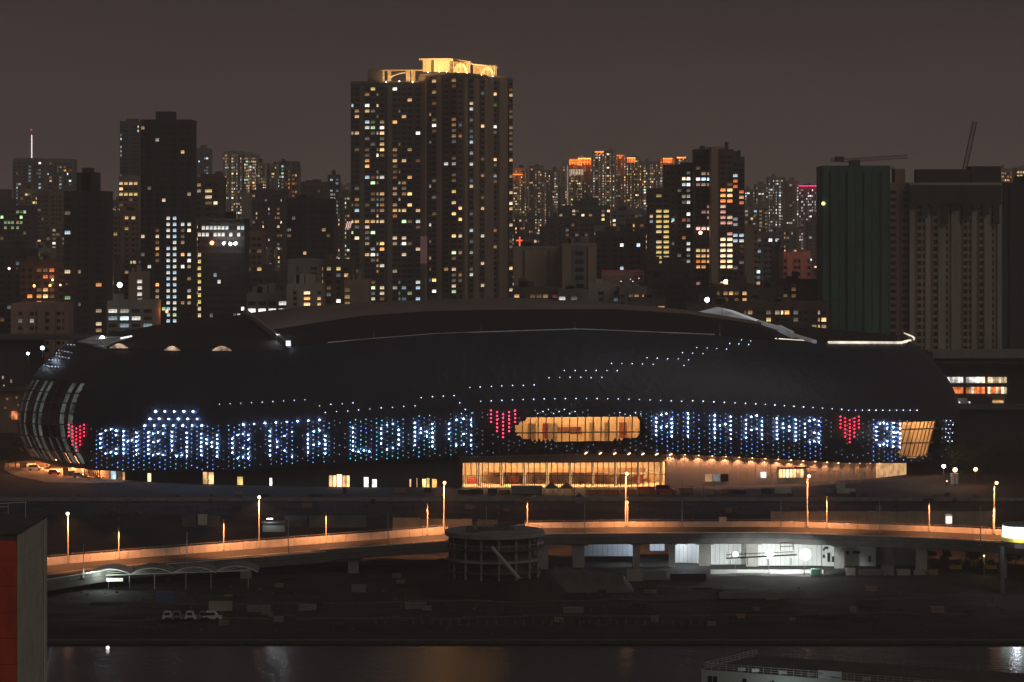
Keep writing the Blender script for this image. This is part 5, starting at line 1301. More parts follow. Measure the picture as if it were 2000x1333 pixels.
for px, w in ((480, 2.4), (690, 2.4), (1060, 2.6), (1130, 2.8), (1243, 1.6), (1313, 1.4), (1376, 2.6), (1469, 2.8), (1640, 2.2), (1800, 2.6), (1960, 1.6)):
    c_ = near_at(px); X = (px - 1000) * (c_[1] + 1) / F
    q = MB(); q.box(X - w / 2, X + w / 2, c_[1] + 1, c_[1] + 2.6, -5, c_[2] - 1.15); q.box(X - w * .8, X + w * .8, c_[1] + .8, c_[1] + 16, c_[2] - 1.8, c_[2] - 1.21); q.build('pier', M_conc, VD)
# street lamps along the viaduct
lampm = mat('sodium_lens')
def street_lamp(px, ytop, side, lit, label, power=0, hgt=None):
    lst = far if side == 'far' else near
    best = min(range(len(lst)), key=lambda i: abs(proj(lst[i])[0] - px)); Y = lst[best][1] + (-.4 if side == 'far' else .5)
    X = (px - 1000) * Y / F; zt = CH - (ytop - HY) * Y / F
    t_ = thing('street_lamp' if lit else 'lamp_post', label, 'street lamp' if lit else 'lamp post', (X, Y, lst[best][2]))
    b = MB(); b.tube((X, Y, lst[best][2]), (X, Y, zt), .17 if lit else .12, 8, r2=.11 if lit else .08); b.build('pole', M_steel if side == 'near' else mat('cream_pole_paint', (.6, .55, .45), .6, var=0), t_)
    b = MB(); b.box(X - .3, X + .3, Y - .3, Y + .3, lst[best][2], lst[best][2] + .35); b.build('foot', M_conc, t_)
    if not lit and side == 'far':
        b = MB(); b.box(X - .12, X + .12, Y - 2.3, Y, zt - .05, zt + .08); b.build('lamp_head', M_frame, t_)
        l = point('lamp_light', (X, Y - 2.2, zt - .25), 8000, (1, .36, .13), size=.25, kind='SPOT', rot=(R(6), 0, 0), spot=R(138)); l.parent = t_; l.matrix_parent_inverse = Matrix.Translation(t_.location).inverted()
    if lit:
        b = MB(); b.tube((X, Y, zt), (X + .2, Y - 1.6, zt + .25), .07, 5); b.build('arm', M_steel, t_)
        b = MB(); b.box(X, X + .45, Y - 2.2, Y - 1.3, zt + .2, zt + .35); b.ball((X + .2, Y - 1.9, zt + .1), .36); b.build('lamp_head', lampm, t_)  # ball added to widen the glow of the lamp
        l = point('lamp_light', (X + .2, Y - 1.8, zt - .35), power, (1, .36, .13), size=.3, kind='SPOT', rot=(R(8), 0, 0), spot=R(140)); l.parent = t_; l.matrix_parent_inverse = Matrix.Translation(t_.location).inverted()
    return t_
tall = [(133, 1003, 'sodium street lamp nearest the red wall at the left of the viaduct'), (506, 971, 'sodium street lamp on the left half of the viaduct, above the small shed'), (867, 943, 'sodium street lamp where the left viaduct parapet ends'),
        (1222, 925, 'sodium street lamp in front of the lit lobby'), (1577, 930, 'sodium street lamp in front of the beige lit wall'), (1942, 943, 'sodium street lamp at the right end of the viaduct')]
for px, yt, lb in tall: street_lamp(px, yt, 'far', True, lb, 17000 if px < 1900 else 8000)
for px, yt, lb in [(232, 1031, 'short post first right of the leftmost street lamp'), (437, 1015, 'short post just left of the second street lamp'), (637, 1001, 'short post right of the white windows'), (835, 985, 'short post left of the third street lamp'), (1030, 975, 'short post before the left part of the lobby'),
                   (1226, 972, 'short post touching the street lamp before the lobby'), (1615, 970, 'short post right of the fifth street lamp'), (1815, 978, 'short post before the right part of the pale wall'), (1940, 986, 'short post over the dark gap at the right')]:
    street_lamp(px, yt, 'far', False, lb)
for px, yt, lb in [(163, 1062, 'grey near-side post at the left of the viaduct'), (365, 1040, 'grey near-side post above the white canopy'), (563, 1014, 'grey near-side post beside the small shed'), (758, 1003, 'grey near-side post left of the circular building'), (950, 990, 'grey post above the circular building'),
                   (1142, 980, 'grey near-side post before the gazebos'), (1332, 977, 'grey near-side post left of the floodlights'), (1525, 975, 'grey near-side post above the middle floodlight'), (1718, 981, 'grey near-side post over the white house'), (1915, 988, 'grey near-side post near the lit pavilion')]:
    street_lamp(px, yt, 'near', False, lb)
# ------------------------------------------------------------------ behind the viaduct
def hoarding(px0, px1, ytop, ybot, Y, label, m_, name='site_hoarding', n=None, zb=None, cat='hoarding'):
    X0, X1 = (px0 - 1000) * Y / F, (px1 - 1000) * Y / F; z0 = CH - (ybot - HY) * Y / F if zb is None else zb; z1 = CH - (ytop - HY) * Y / F
    t_ = thing(name, label, cat, ((X0 + X1) / 2, Y, z0)); n = n or max(1, int((X1 - X0) / 2.4)); rp = random.Random(int(px0))
    for k in range(n):
        a = X0 + (X1 - X0) * k / n; c_ = X0 + (X1 - X0) * (k + 1) / n
        q = MB(); q.box(a + .03, c_ - .03, Y, Y + .12, z0, z1 + rp.uniform(-.08, .08)); q.build('panel', m_, t_)
    q = MB()
    for k in range(n + 1): x = X0 + (X1 - X0) * k / n; q.tube((x, Y + .3, z0), (x, Y + .3, z1), .06, 4)
    q.build('posts', M_frame, t_); return t_
M_beige = mat('beige_hoarding', (.36, .31, .24), .85, var=.3, scale=.3); M_dgrey = mat('dim_hoarding', (.14, .14, .13), .85, var=.35, scale=.3)
hoarding(355, 430, 1007, 1020, 690, 'dim grey hoarding left of the second street lamp', M_dgrey, zb=-.4)
hoarding(556, 600, 1008, 1022, 690, 'short dim hoarding left of the white windows', M_dgrey, zb=-.4)
hoarding(604, 715, 1007, 1024, 688, 'dim hoarding above the orange parapet in the middle left', M_dgrey, zb=-.4)
hoarding(767, 822, 1012, 1030, 680, 'dim beige hoarding left of the third street lamp', M_beige, zb=-.6)
hoarding(823, 922, 1014, 1030, 676, 'beige hoarding lit by the third street lamp', M_beige, zb=-.6)
hoarding(932, 972, 1015, 1030, 678, 'small grey fence behind the circular building', M_dgrey, zb=-.6)
hoarding(1505, 1940, 999, 1015, 690, 'long pale noise wall behind the right half of the viaduct', M_beige, 'noise_wall', zb=-.2, cat='wall')
sh = thing('site_shed', 'small corrugated shed with a white strip lamp behind the viaduct', 'shed', at(536, 1040, 680))
b = MB(); p_ = at(513, 1048, 680); w = at(556, 0, 680)[0] - p_[0]; b.box(p_[0], p_[0] + w, 680, 684, -.6, CH - (1022 - HY) * 680 / F); b.build('wall', mat('corrugated_green_grey', (.2, .24, .22), .6, var=.2, scale=.8, stretch=(3, 1, .1)), sh)
b = MB(); b.box(p_[0] - .3, p_[0] + w + .3, 679.4, 684.6, CH - (1022 - HY) * 680 / F, CH - (1022 - HY) * 680 / F + .25); b.build('roof', M_cdark, sh)
b = MB(); c_ = at(527, 1014, 679); b.box(c_[0] - .7, c_[0] + .7, 679, 679.2, c_[2] - .12, c_[2] + .12); b.build('strip_lamp', mat('lamp_white_14', (.8, .8, .8), .4, var=0, emit=HUE['white'], es=6, sample='NONE'), sh)
l = point('strip_lamp_light', c_ + Vector((0, -.5, -.2)), 260, (.9, .95, 1), size=.3); l.parent = sh; l.matrix_parent_inverse = Matrix.Translation(sh.location).inverted()
crate(395, 1017, 2.2, 2.6, 2, 'white', 'small white hut with an open lit door behind the viaduct', 'site_hut', 'hut', Y=689)
crate(1412, 1030, 1.8, 2.5, 1.5, 'white', 'white portable cabin standing near the right end of the noise wall', 'site_hut', 'hut', Y=684)
ck = crate(1853, 1030, 1.8, 2.6, 1.5, 'white', 'glowing white booth beyond the right parapet', 'lit_booth', 'booth', Y=672, z=2.0)
b = MB(); p_ = at(1848, 1028, 671); b.box(p_[0], p_[0] + 1.4, 671, 671.2, 2.5, 4.2); b.build('lit_panel', mat('booth_light', (.8, .7, .6), .5, var=0, emit=(1, .82, .68), es=1.8), ck)
# right side lamps beyond the stadium tip
for a in [(1843, 911, 800, 'white', 14, .55, 'white lamp at the right tip of the stadium', 4, 1200), (1865, 918, 790, 'warm', 12, .62, 'warm white lamp right of the stadium tip', 5, 1800), (1905, 917, 800, 'orange', 12, .6, 'orange lamp between the stadium tip and the last street lamp', 5, 1200), (1849, 940, 770, 'pink', 4, .2, 'tiny pink lamp by the white hut', 2, 0)]:
    lamp(*a)
# ------------------------------------------------------------------ under and before the viaduct on the right
M_hw = mat('white_site_hoarding', (.66, .67, .64), .7, var=.08, scale=.5)
hoarding(1128, 1236, 1058, 1086, 646, 'white hoarding section with slanted base under the viaduct, leftmost', mat('cool_white_board', (.55, .6, .66), .7, var=.1), n=11, zb=-2.6)
hoarding(1269, 1298, 1062, 1080, 645, 'short cool white board under the viaduct between dark piers', mat('cool_white_board'), n=3, zb=-1.2)
hoarding(1318, 1368, 1056, 1100, 643, 'pale hoarding behind the earth heap under the viaduct', M_hw, n=6, zb=-4)
hoarding(1388, 1458, 1056, 1108, 641, 'pale hoarding lit by the leftmost floodlight', M_hw, n=8, zb=-4)
hoarding(1480, 1604, 1056, 1112, 639, 'long pale hoarding between the two brilliant floodlights', M_hw, n=14, zb=-4)
fq = MB()
for i, (px, py, lb, pw) in enumerate([(1436, 1082, 'leftmost site floodlight under the viaduct', 5200), (1502, 1081, 'brilliant middle site floodlight under the viaduct', 9500), (1571, 1082, 'brilliant right-hand site floodlight under the viaduct', 12000)]):
    Y = 618.0; p_ = at(px, py, Y); t_ = thing('site_floodlight', lb, 'floodlight', (p_[0], Y, -4))
    b = MB(); b.tube((p_[0], Y, -4.1), (p_[0], Y, p_[2] - .3), .08, 6); b.build('pole', M_steel, t_)
    b = MB(); b.box(p_[0] - .55, p_[0] + .55, Y - .12, Y + .25, p_[2] - .4, p_[2] + .4); b.build('housing', M_frame, t_)
    b = MB(); r_ = (.55, .95, 1.25)[i]; b.ball((p_[0], Y - .35 - r_, p_[2]), r_); b.build('lamp_lens', mat('floodlight_lens', (.9, .9, .9), .4, var=0, emit=(.95, 1, .98), es=26, sample='NONE'), t_)  # balls sized to the glare of the lamps, wider than a lens
    l = point('lamp_light', (p_[0], Y + .9, p_[2] + .3), pw * 1.15, (.93, 1, .97), size=.35, kind='SPOT', rot=(R(54), 0, 0), spot=R(96)); l.parent = t_; l.matrix_parent_inverse = Matrix.Translation(t_.location).inverted()
    l = point('lamp_light', (p_[0], Y - 1.0, p_[2] + .2), pw * .10, (.93, 1, .97), size=.35); l.parent = t_; l.matrix_parent_inverse = Matrix.Translation(t_.location).inverted()
sg = thing('scaffold_platform', 'dark steel access platform with railings standing before the lit hoarding', 'platform', at(1500, 1090, 604))
def rb_(b, x0, y0, x1, y1, Y, r): b.tube(at(x0, y0, Y), at(x1, y1, Y), r, 4)
b = MB(); rb_(b, 1418, 1084, 1550, 1078, 604, .1); rb_(b, 1418, 1091, 1556, 1084, 604, .2)
for x in range(1420, 1552, 9): rb_(b, x, 1091 - (x - 1420) * .05, x, 1079, 604, .06)
b.build('walkway', M_frame, sg)
b = MB(); rb_(b, 1524, 1061, 1549, 1059, 604, .12); rb_(b, 1524, 1068, 1549, 1067, 604, .12); rb_(b, 1524, 1061, 1524, 1076, 604, .12); rb_(b, 1549, 1059, 1549, 1075, 604, .12); b.build('stair_frame', mat('dark_red_steel', (.15, .05, .04), .6), sg)
b = MB()
for x in (1426, 1460, 1500, 1545): rb_(b, x, 1090, x, 1104, 604, .12)
b.build('legs', M_frame, sg)
b = MB(); p_ = at(1388, 1108, 625); q_ = at(1608, 1113, 625); b.box(p_[0], q_[0], 625, 625.6, -4.2, -3.2); tag(b.build('kerb_barrier', mat('grimy_barrier', (.22, .22, .21), .8)), 'low white barrier at the foot of the lit hoardings', 'barrier')  # plain grey, toned down against the floodlights
for (px, py, lb, pw) in ((1246, 1066, 'small cool work light under the viaduct beside the white boards', 2600), (1340, 1063, 'small white work light under the viaduct above the earth skip', 1500)):
    t_ = thing('work_light', lb, 'lamp', at(px, py, 640)); p_ = at(px, py, 636)
    b = MB(); b.box(p_[0] - .3, p_[0] + .3, 636, 636.3, p_[2] - .12, p_[2] + .12); b.build('housing', M_frame, t_)
    b = MB(); b.tube(p_ + Vector((0, .1, .1)), p_ + Vector((0, .1, .8)), .04, 4); b.build('bracket', M_frame, t_)
    l = point('lamp_light', p_ + Vector((0, 1.6, -.2)), pw, (.8, .9, 1), size=.3); l.parent = t_; l.matrix_parent_inverse = Matrix.Translation(t_.location).inverted()
# white house with dark windows, grey block
hs = thing('site_house', 'white floodlit site house with small dark windows under the viaduct', 'house', at(1650, 1100, 638))
x0, x1 = at(1606, 0, 638)[0], at(1711, 0, 638)[0]; b = MB(); b.box(x0, x1, 638, 646, -4, 1.7); b.build('wall', mat('white_render', (.62, .64, .61), .8, var=.1), hs)
for (xa, xb, ya, yb_) in ((1588, 1596, 1072, 1076), (1588, 1596, 1084, 1090), (1616, 1621, 1080, 1098), (1636, 1641, 1080, 1098), (1625, 1632, 1087, 1098), (1652, 1658, 1077, 1083), (1666, 1680, 1077, 1082), (1610, 1618, 1068, 1073), (1638, 1644, 1071, 1076), (1696, 1701, 1086, 1098)):
    a = at(max(xa, 1607), yb_, 637.8); c_ = at(max(xb, 1611), ya, 637.8); b = MB(); b.box(a[0], c_[0], 637.8, 638, a[2], c_[2]); o = b.build('window', M_glass, hs)
gb = thing('grey_block', 'plain grey concrete block right of the white site house', 'building', at(1755, 1100, 614))
b = MB(); b.box(at(1712, 0, 640)[0], at(1800, 0, 640)[0], 640, 650, -4, .9); b.build('wall', M_conc, gb); b = MB(); b.box(at(1710, 0, 639)[0], at(1802, 0, 639)[0], 639, 651, .9, 1.2); b.build('roof', M_cdark, gb)
for i, (px, w, h, cl, lb) in enumerate([(1662, 2.0, 1.6, 'white', 'white sack stack before the white site house'), (1700, 5, 1.2, 'grey', 'grey debris skip at the corner of the site house'), (1735, 2.6, 2.2, 'grey', 'grey upright slab pile before the grey block'), (1765, 3, 1.3, 'beige', 'beige pallet stack before the grey block'),
                                        (1800, 3.4, 1.0, 'beige', 'low beige crate right of the grey block'), (1820, 3.0, 1.2, 'wood', 'brown crate right of the low beige one'), (1595, 2.4, 1.4, 'green', 'green box at the foot of the right floodlight')]):
    crate(px, 1112, w, h, 1.6, cl, lb, z=-4.0, Y=620)
def digger(px, py, label, flip=1):
    Y = 626.0; p_ = at(px, py, Y); z = -4.0; x = p_[0]; t_ = thing('excavator', label, 'excavator', (x, Y, z)); m_ = mat('excavator_yellow', (.22, .15, .025), .5, var=.1)
    for dy in (0, 1.8): b = MB(); b.box(x - 1.7, x + 1.7, Y + dy, Y + dy + .5, z, z + .7); b.build('track', mat('tyre_rubber'), t_)
    b = MB(); b.box(x - 1.5, x + 1.2, Y, Y + 2.2, z + .8, z + 1.7); b.build('body', m_, t_)
    b = MB(); b.box(x + .2 * flip - .5, x + .2 * flip + .6, Y + .1, Y + 1.1, z + 1.7, z + 2.9); b.build('cab', M_glass, t_)
    b = MB(); b.tube((x + 1.0 * flip, Y + 1, z + 1.4), (x + 2.4 * flip, Y + 1, z + 3.4), .22, 6); b.tube((x + 2.4 * flip, Y + 1, z + 3.4), (x + 4.3 * flip, Y + 1, z + 2.2), .16, 6); b.build('boom', m_, t_)
    b = MB(); b.hexa([(x + 4.3 * flip - .5, Y + .5, z + 1.4), (x + 4.3 * flip + .4, Y + .5, z + 1.4), (x + 4.3 * flip + .4, Y + 1.5, z + 1.4), (x + 4.3 * flip - .5, Y + 1.5, z + 1.4)], [(x + 4.3 * flip - .4, Y + .5, z + 2.3), (x + 4.3 * flip + .5, Y + .5, z + 2.3), (x + 4.3 * flip + .5, Y + 1.5, z + 2.3), (x + 4.3 * flip - .4, Y + 1.5, z + 2.3)]); b.build('bucket', M_frame, t_)
digger(1868, 1110, 'yellow excavator left of the tree row under the viaduct'); digger(1938, 1110, 'yellow excavator near the pavilion column', -1)
def small_tree(px, Y, h, label, z=-4.0, seed=0, w=1.6, n=260, m_=None, px_only=True):
    r = random.Random(seed + int(px)); X = (px - 1000) * Y / F; t_ = thing('tree', label, 'tree', (X, Y, z))
    b = MB(); b.tube((X, Y, z), (X + r.uniform(-.2, .2), Y, z + h * .6), .16, 6, r2=.07)
    for k in range(4): a = r.uniform(0, 6.28); b.tube((X, Y, z + h * (.3 + .08 * k)), (X + math.cos(a) * w * .6, Y + math.sin(a) * w * .6, z + h * (.55 + .1 * k)), .06, 4, r2=.03)
    b.build('trunk', mat('bark', (.08, .06, .045), .9), t_)
    b = MB()
    cl_ = [(r.uniform(-w, w) * .7, r.uniform(-w, w) * .7, h * r.uniform(.45, .95)) for _ in range(9)]
    for k in range(n):
        c_ = r.choice(cl_); p_ = Vector((X + c_[0] + r.gauss(0, w * .28), Y + c_[1] + r.gauss(0, w * .28), z + c_[2] + r.gauss(0, h * .07)))
        u = Vector((r.uniform(-1, 1), r.uniform(-1, 1), r.uniform(-1, 1))).normalized() * .28; v = u.orthogonal().normalized() * .2
        b.face([p_ - u, p_ + v, p_ + u, p_ - v])
    b.build('crown', m_ or mat('dark_foliage', (.05, .075, .03), .8, var=.5, scale=1.2), t_)
for i, (px, lb) in enumerate([(1818, 'small bushy tree left of the yellow excavator'), (1845, 'small round tree right beside the left excavator'), (1895, 'slim tree lit yellowish between the two excavators'), (1912, 'low tree lit yellowish left of the right excavator'), (1966, 'small tree behind the pavilion column'), (1985, 'bushy tree at the right frame edge under the viaduct')]):
    small_tree(px, 632, 4.2 + (i % 3) * .5, lb, seed=i)
yl = thing('work_lamp', 'yellowish work lamp on a thin mast between the excavators', 'lamp', at(1922, 1112, 622)); c_ = at(1922, 1086, 622)
b = MB(); b.tube((c_[0], 622, -4), c_, .06, 5); b.build('mast', M_steel, yl); b = MB(); b.octa(c_, .2); b.build('lamp_head', mat('lamp_yellow_6', (.8, .8, .8), .4, var=0, emit=HUE['yellow'], es=6, sample='NONE'), yl)
l = point('lamp_light', c_ + Vector((0, -.6, .2)), 160, (1, .85, .35), size=.3); l.parent = yl; l.matrix_parent_inverse = Matrix.Translation(yl.location).inverted()
# lit pavilion at the right edge on a column
pv = thing('lit_pavilion', 'round raised pavilion with yellow rim and brilliant white windows at the right edge', 'pavilion', at(2000, 1110, 592))
X, Y = at(2003, 0, 592)[0], 592.0
def disc(b, X, Y, r, z0, z1, n=28, r1=None, mi=0):
    r1 = r if r1 is None else r1
    b.hexa([(X + r * math.cos(2 * PI * k / n), Y + r * math.sin(2 * PI * k / n), z0) for k in range(n)], [(X + r1 * math.cos(2 * PI * k / n), Y + r1 * math.sin(2 * PI * k / n), z1) for k in range(n)], mi)
zf_ = CH - (1062 - HY) * 586 / F; r_ = 5.4
b = MB(); disc(b, X, Y, r_ * .82, zf_ - 1.4, zf_, r1=r_ * .97); b.build('underside', M_conc, pv)
b = MB(); disc(b, X, Y, r_, zf_, zf_ + .8, r1=r_ * 1.02); b.build('yellow_rim', mat('yellow_paint', (.6, .5, .06), .5, var=.05, emit=(1, .85, .15), es=.18), pv)  # faint glow put into the rim paint
zg = CH - (1031 - HY) * 587 / F
for k in range(18):
    a = 2 * PI * k / 18; a2 = 2 * PI * (k + .88) / 18
    q = MB(); p0 = Vector((X + .93 * r_ * math.cos(a), Y + .93 * r_ * math.sin(a), zf_ + .8)); p1 = Vector((X + .93 * r_ * math.cos(a2), Y + .93 * r_ * math.sin(a2), zf_ + .8)); h_ = Vector((0, 0, zg - zf_ - .8)); q.face([p0, p1, p1 + h_, p0 + h_])
    q.build('lit_window', mat('pavilion_window', (.8, .9, .9), .3, var=0, emit=(.86, 1, .96), es=1.7, evar=.3, escale=.4), pv)
b = MB(); disc(b, X, Y, r_ * .95, zg, zg + .35, r1=r_ * .9); b.build('roof', M_steel, pv)
b = MB(); b.tube((at(1956, 0, 591)[0], 591, -4.2), (at(1956, 0, 591)[0], 591, zf_ - 1.2), .65, 10); b.build('column', M_cdark, pv)
l = point('pavilion_light', (X - 3.0, Y - 6.2, zf_ + 1.6), 700, (.8, .85, 1), size=.5); l.parent = pv; l.matrix_parent_inverse = Matrix.Translation(pv.location).inverted()
# ------------------------------------------------------------------ circular building in the middle
cb = thing('circular_building', 'dark circular concrete building with open ring floors before the viaduct', 'building', at(965, 1130, 588))
X, Y = at(966, 0, 588)[0], 588.0; Rr = 10.8
ztop = CH - (1047 - HY) * 577 / F
for i, (z_, th_, rad) in enumerate(((ztop - .9, .9, 1.0), (ztop - 3.6, .35, .97), (ztop - 6.2, .5, .95), (ztop - 8.6, .4, .92))):
    q = MB(); disc(q, X, Y, Rr * rad, z_, z_ + th_, 40, r1=Rr * rad * 1.0); q.build('ring_slab', M_conc if i in (0, 2) else M_cdark, cb)
q = MB(); disc(q, X, Y, Rr * .78, -4.6, ztop - .95, 32); q.build('core_wall', M_cdark, cb)
for k in range(16):
    a = 2 * PI * k / 16 + .1; q = MB(); q.tube((X + Rr * .9 * math.cos(a), Y + Rr * .9 * math.sin(a), -4.4), (X + Rr * .9 * math.cos(a), Y + Rr * .9 * math.sin(a), ztop - .8), .28, 8); q.build('column', M_conc, cb)
q = MB()
for k in range(40):
    a = 2 * PI * k / 40; a2 = 2 * PI * (k + 1) / 40; p0 = (X + Rr * .98 * math.cos(a), Y + Rr * .98 * math.sin(a)); p1 = (X + Rr * .98 * math.cos(a2), Y + Rr * .98 * math.sin(a2))
    q.tube((*p0, ztop - 2.4), (*p1, ztop - 2.4), .06, 4); q.tube((*p0, ztop - 3.3), (*p0, ztop - 2.4), .04, 4); q.tube((*p0, ztop + .5), (*p1, ztop + .5), .05, 4); q.tube((*p0, ztop), (*p0, ztop + .5), .03, 4)
q.build('ring_railing', M_steel, cb)
for k in range(9):
    q = MB(); a = rnd.uniform(0, 6.28); rr_ = rnd.uniform(1, 7); w = rnd.uniform(.6, 2.0); q.box(X + rr_ * math.cos(a) - w, X + rr_ * math.cos(a) + w, Y + rr_ * math.sin(a) - .7, Y + rr_ * math.sin(a) + .7, ztop + .0, ztop + rnd.uniform(.4, 1.2)); q.build('roof_unit', M_cdark, cb)
q = MB(); q.tube(at(961, 1070, 576), at(1014, 1131, 573), .42, 8); q.build('diagonal_strut', mat('pale_strut', (.42, .42, .42), .6), cb)
b = MB(); disc(b, X, Y, 16.5, -4.3, .2, 36, r1=12.2); tag(b.build('earth_berm', M_earth), 'dark earth berm heaped round the foot of the circular building', 'earth berm')  # berm added as a cover over the lower ends of the columns
# tarpaulined mound right of it
b = MB(); n1, n2 = 26, 14
A0, A1 = at(1062, 1080, 598), at(1237, 1094, 598)
for j in range(n2 + 1):
    for i in range(n1 + 1):
        u = i / n1; v = j / n2; hgt = (1.9 - 1.2 * u) * math.sin(PI * v) ** .6 * min(1, 7 * u + .2, 9 * (1 - u) + .0) + 2.2 * math.sin(PI * v) ** .5 * (1 - u * .35) * min(1, 9 * (1 - u))
        hgt += .2 * math.sin(u * 40) * math.sin(v * 9) * math.sin(PI * v)
        b.v.append((A0[0] + (A1[0] - A0[0]) * u, 592 + 14 * v, -4.1 + max(0, hgt) * 1.25))
for j in range(n2):
    for i in range(n1):
        a = j * (n1 + 1) + i; b.f.append((a, a + 1, a + n1 + 2, a + n1 + 1)); b.m.append(0)
o = b.build('covered_mound', mat('grey_tarpaulin', (.10, .098, .092), .7, var=.3, scale=.3, bump=.3)); tag(o, 'long boat-shaped mound under dark tarpaulin right of the circular building', 'mound')
crate(1275, 1120, 6, 2.0, 2, 'grey', 'grey block wall right of the covered mound', 'block_stack', 'blocks', z=-4.0, Y=612)
crate(1345, 1112, 8, 1.4, 2, 'dark', 'dark earth skip left of the lit hoarding', 'skip', 'skip', z=-4.0, Y=612)
crate(1240, 1112, 3.6, 2.6, 2, 'beige', 'pale upright board stack at the tip of the covered mound', 'block_stack', 'blocks', z=-4.0, Y=610)
crate(1470, 1155, 14, 1.3, .8, 'grey', 'long low grey block row on the dark ground before the floodlights', 'block_stack', 'blocks', z=-3.0, Y=574)
# ------------------------------------------------------------------ white canopy shelter on the left
cv = thing('canopy_shelter', 'long shelter with pale arched membrane roof left below the viaduct', 'shelter', at(340, 1140, 599))
M_fab = mat('pale_membrane', (.55, .57, .55), .7, var=.2, scale=.5)
for k in range(4):
    xa = 172 + k * 82; xb = xa + 86; q = MB(); n_ = 10
    for i in range(n_):
        u0, u1 = i / n_, (i + 1) / n_; f_ = lambda u: math.sin(PI * u) ** .8
        p0 = at(xa + (xb - xa) * u0, 1124 - k * 2 - 12 * f_(u0), 598); p1 = at(xa + (xb - xa) * u1, 1124 - k * 2 - 12 * f_(u1), 598)
        q.face([p0, p1, p1 + Vector((0, 5, .6)), p0 + Vector((0, 5, .6))])
    q.build('roof_membrane', M_fab if k == 0 else mat('dim_membrane', (.2, .2, .2), .7, var=.2), cv)  # left bay pale as if lit, the others darker: light put into colour
    q = MB()
    for i in range(n_):
        u0, u1 = i / n_, (i + 1) / n_; p0 = at(xa + (xb - xa) * u0, 1124 - k * 2 - 12 * math.sin(PI * u0) ** .8, 597.8); p1 = at(xa + (xb - xa) * u1, 1124 - k * 2 - 12 * math.sin(PI * u1) ** .8, 597.8); q.tube(p0, p1, .12, 4)
    for i in range(1, 6): q.tube(at(xa + 4, 1123 - k * 2, 597.8), at(xa + 86 * i / 6, 1124 - k * 2 - 12 * math.sin(PI * i / 6) ** .8, 597.8), .05, 4)
    q.build('arch_rib', M_white, cv)
q = MB(); q.tube(at(172, 1125, 597.5), at(488, 1115, 597.5), .12, 5); q.build('edge_beam', M_white, cv)
for px in (174, 212, 253, 302, 363, 412, 485): q = MB(); p_ = at(px, 1124 - (px - 172) * .03, 598); q.tube((p_[0], p_[1], -4.1), p_, .14, 6); q.build('post', M_steel, cv)
q = MB(); a = at(208, 1136, 596); c_ = at(240, 1130, 596); q.box(a[0], c_[0], 596, 596.3, a[2], c_[2]); q.build('lit_sign_panel', mat('pale_lit_panel', (.7, .7, .65), .5, var=0, emit=(.9, .95, .8), es=.7, evar=.6, escale=.8), cv)
l = point('shelter_light', at(205, 1118, 594), 1100, (.85, 1, .88), size=.4); l.parent = cv; l.matrix_parent_inverse = Matrix.Translation(cv.location).inverted()
# dim containers, vans and boats on the dark quay
for i, (px, py, cl, lb) in enumerate([(328, 1212, 'white', 'white van leftmost of the parked row on the dark quay'), (346, 1210, 'grey', 'grey van second in the parked row on the dark quay'), (372, 1209, 'white', 'white van in the middle of the parked row on the dark quay'), (398, 1208, 'grey', 'grey van right of the middle white one'), (414, 1207, 'white', 'white car at the right end of the parked row')]):
    van(px, py, cl, lb, 2.4 if i != 4 else 3.8, 1.8, z=-1.75, Y=533)
for i, (px, py, w, h, cl, lb) in enumerate([(322, 1170, 3.6, 2.2, 'blue', 'blue container on the dark quay left of the parked vans'), (430, 1190, 4.6, 1.8, 'beige', 'beige container right above the parked vans'), (505, 1198, 4.6, 1.2, 'grey', 'low grey pontoon box on the dark quay'), (600, 1190, 3.6, 1.2, 'grey', 'small grey box in the middle of the dark quay'),
                                            (625, 1173, 3.2, 1.1, 'dark', 'dark low box above the small grey one'), (700, 1142, 3.0, 1.6, 'grey', 'grey cabin near the circular building, left'), (812, 1184, 4.4, 1.2, 'grey', 'grey slab stack left below the circular building'), (1120, 1200, 4.0, 1.0, 'grey', 'flat grey box right of the quay bollards'), (1250, 1185, 3.0, 1.4, 'dark', 'dark box right of the quay bollards'),
                                            (1700, 1180, 3.6, 1.4, 'dark', 'dark box on the empty ground at the right'), (1832, 1200, 2.6, 1.1, 'wood', 'brown box on the empty ground at the right'), (560, 1215, 3.2, 1.0, 'dark', 'dark flat box by the waterfront')]):
    crate(px, py, w, h, 1.8, cl, lb, 'container', 'container', z=zfore(0, ground_Y(py, -2.2)), Y=ground_Y(py, -2.2))
dl = lamp(211, 1265, 500, 'white', 1.5, .35, 'faint white lamp on a boat mast at the lower left', 3, 0)  # added lamp standing in the water, no boat under it
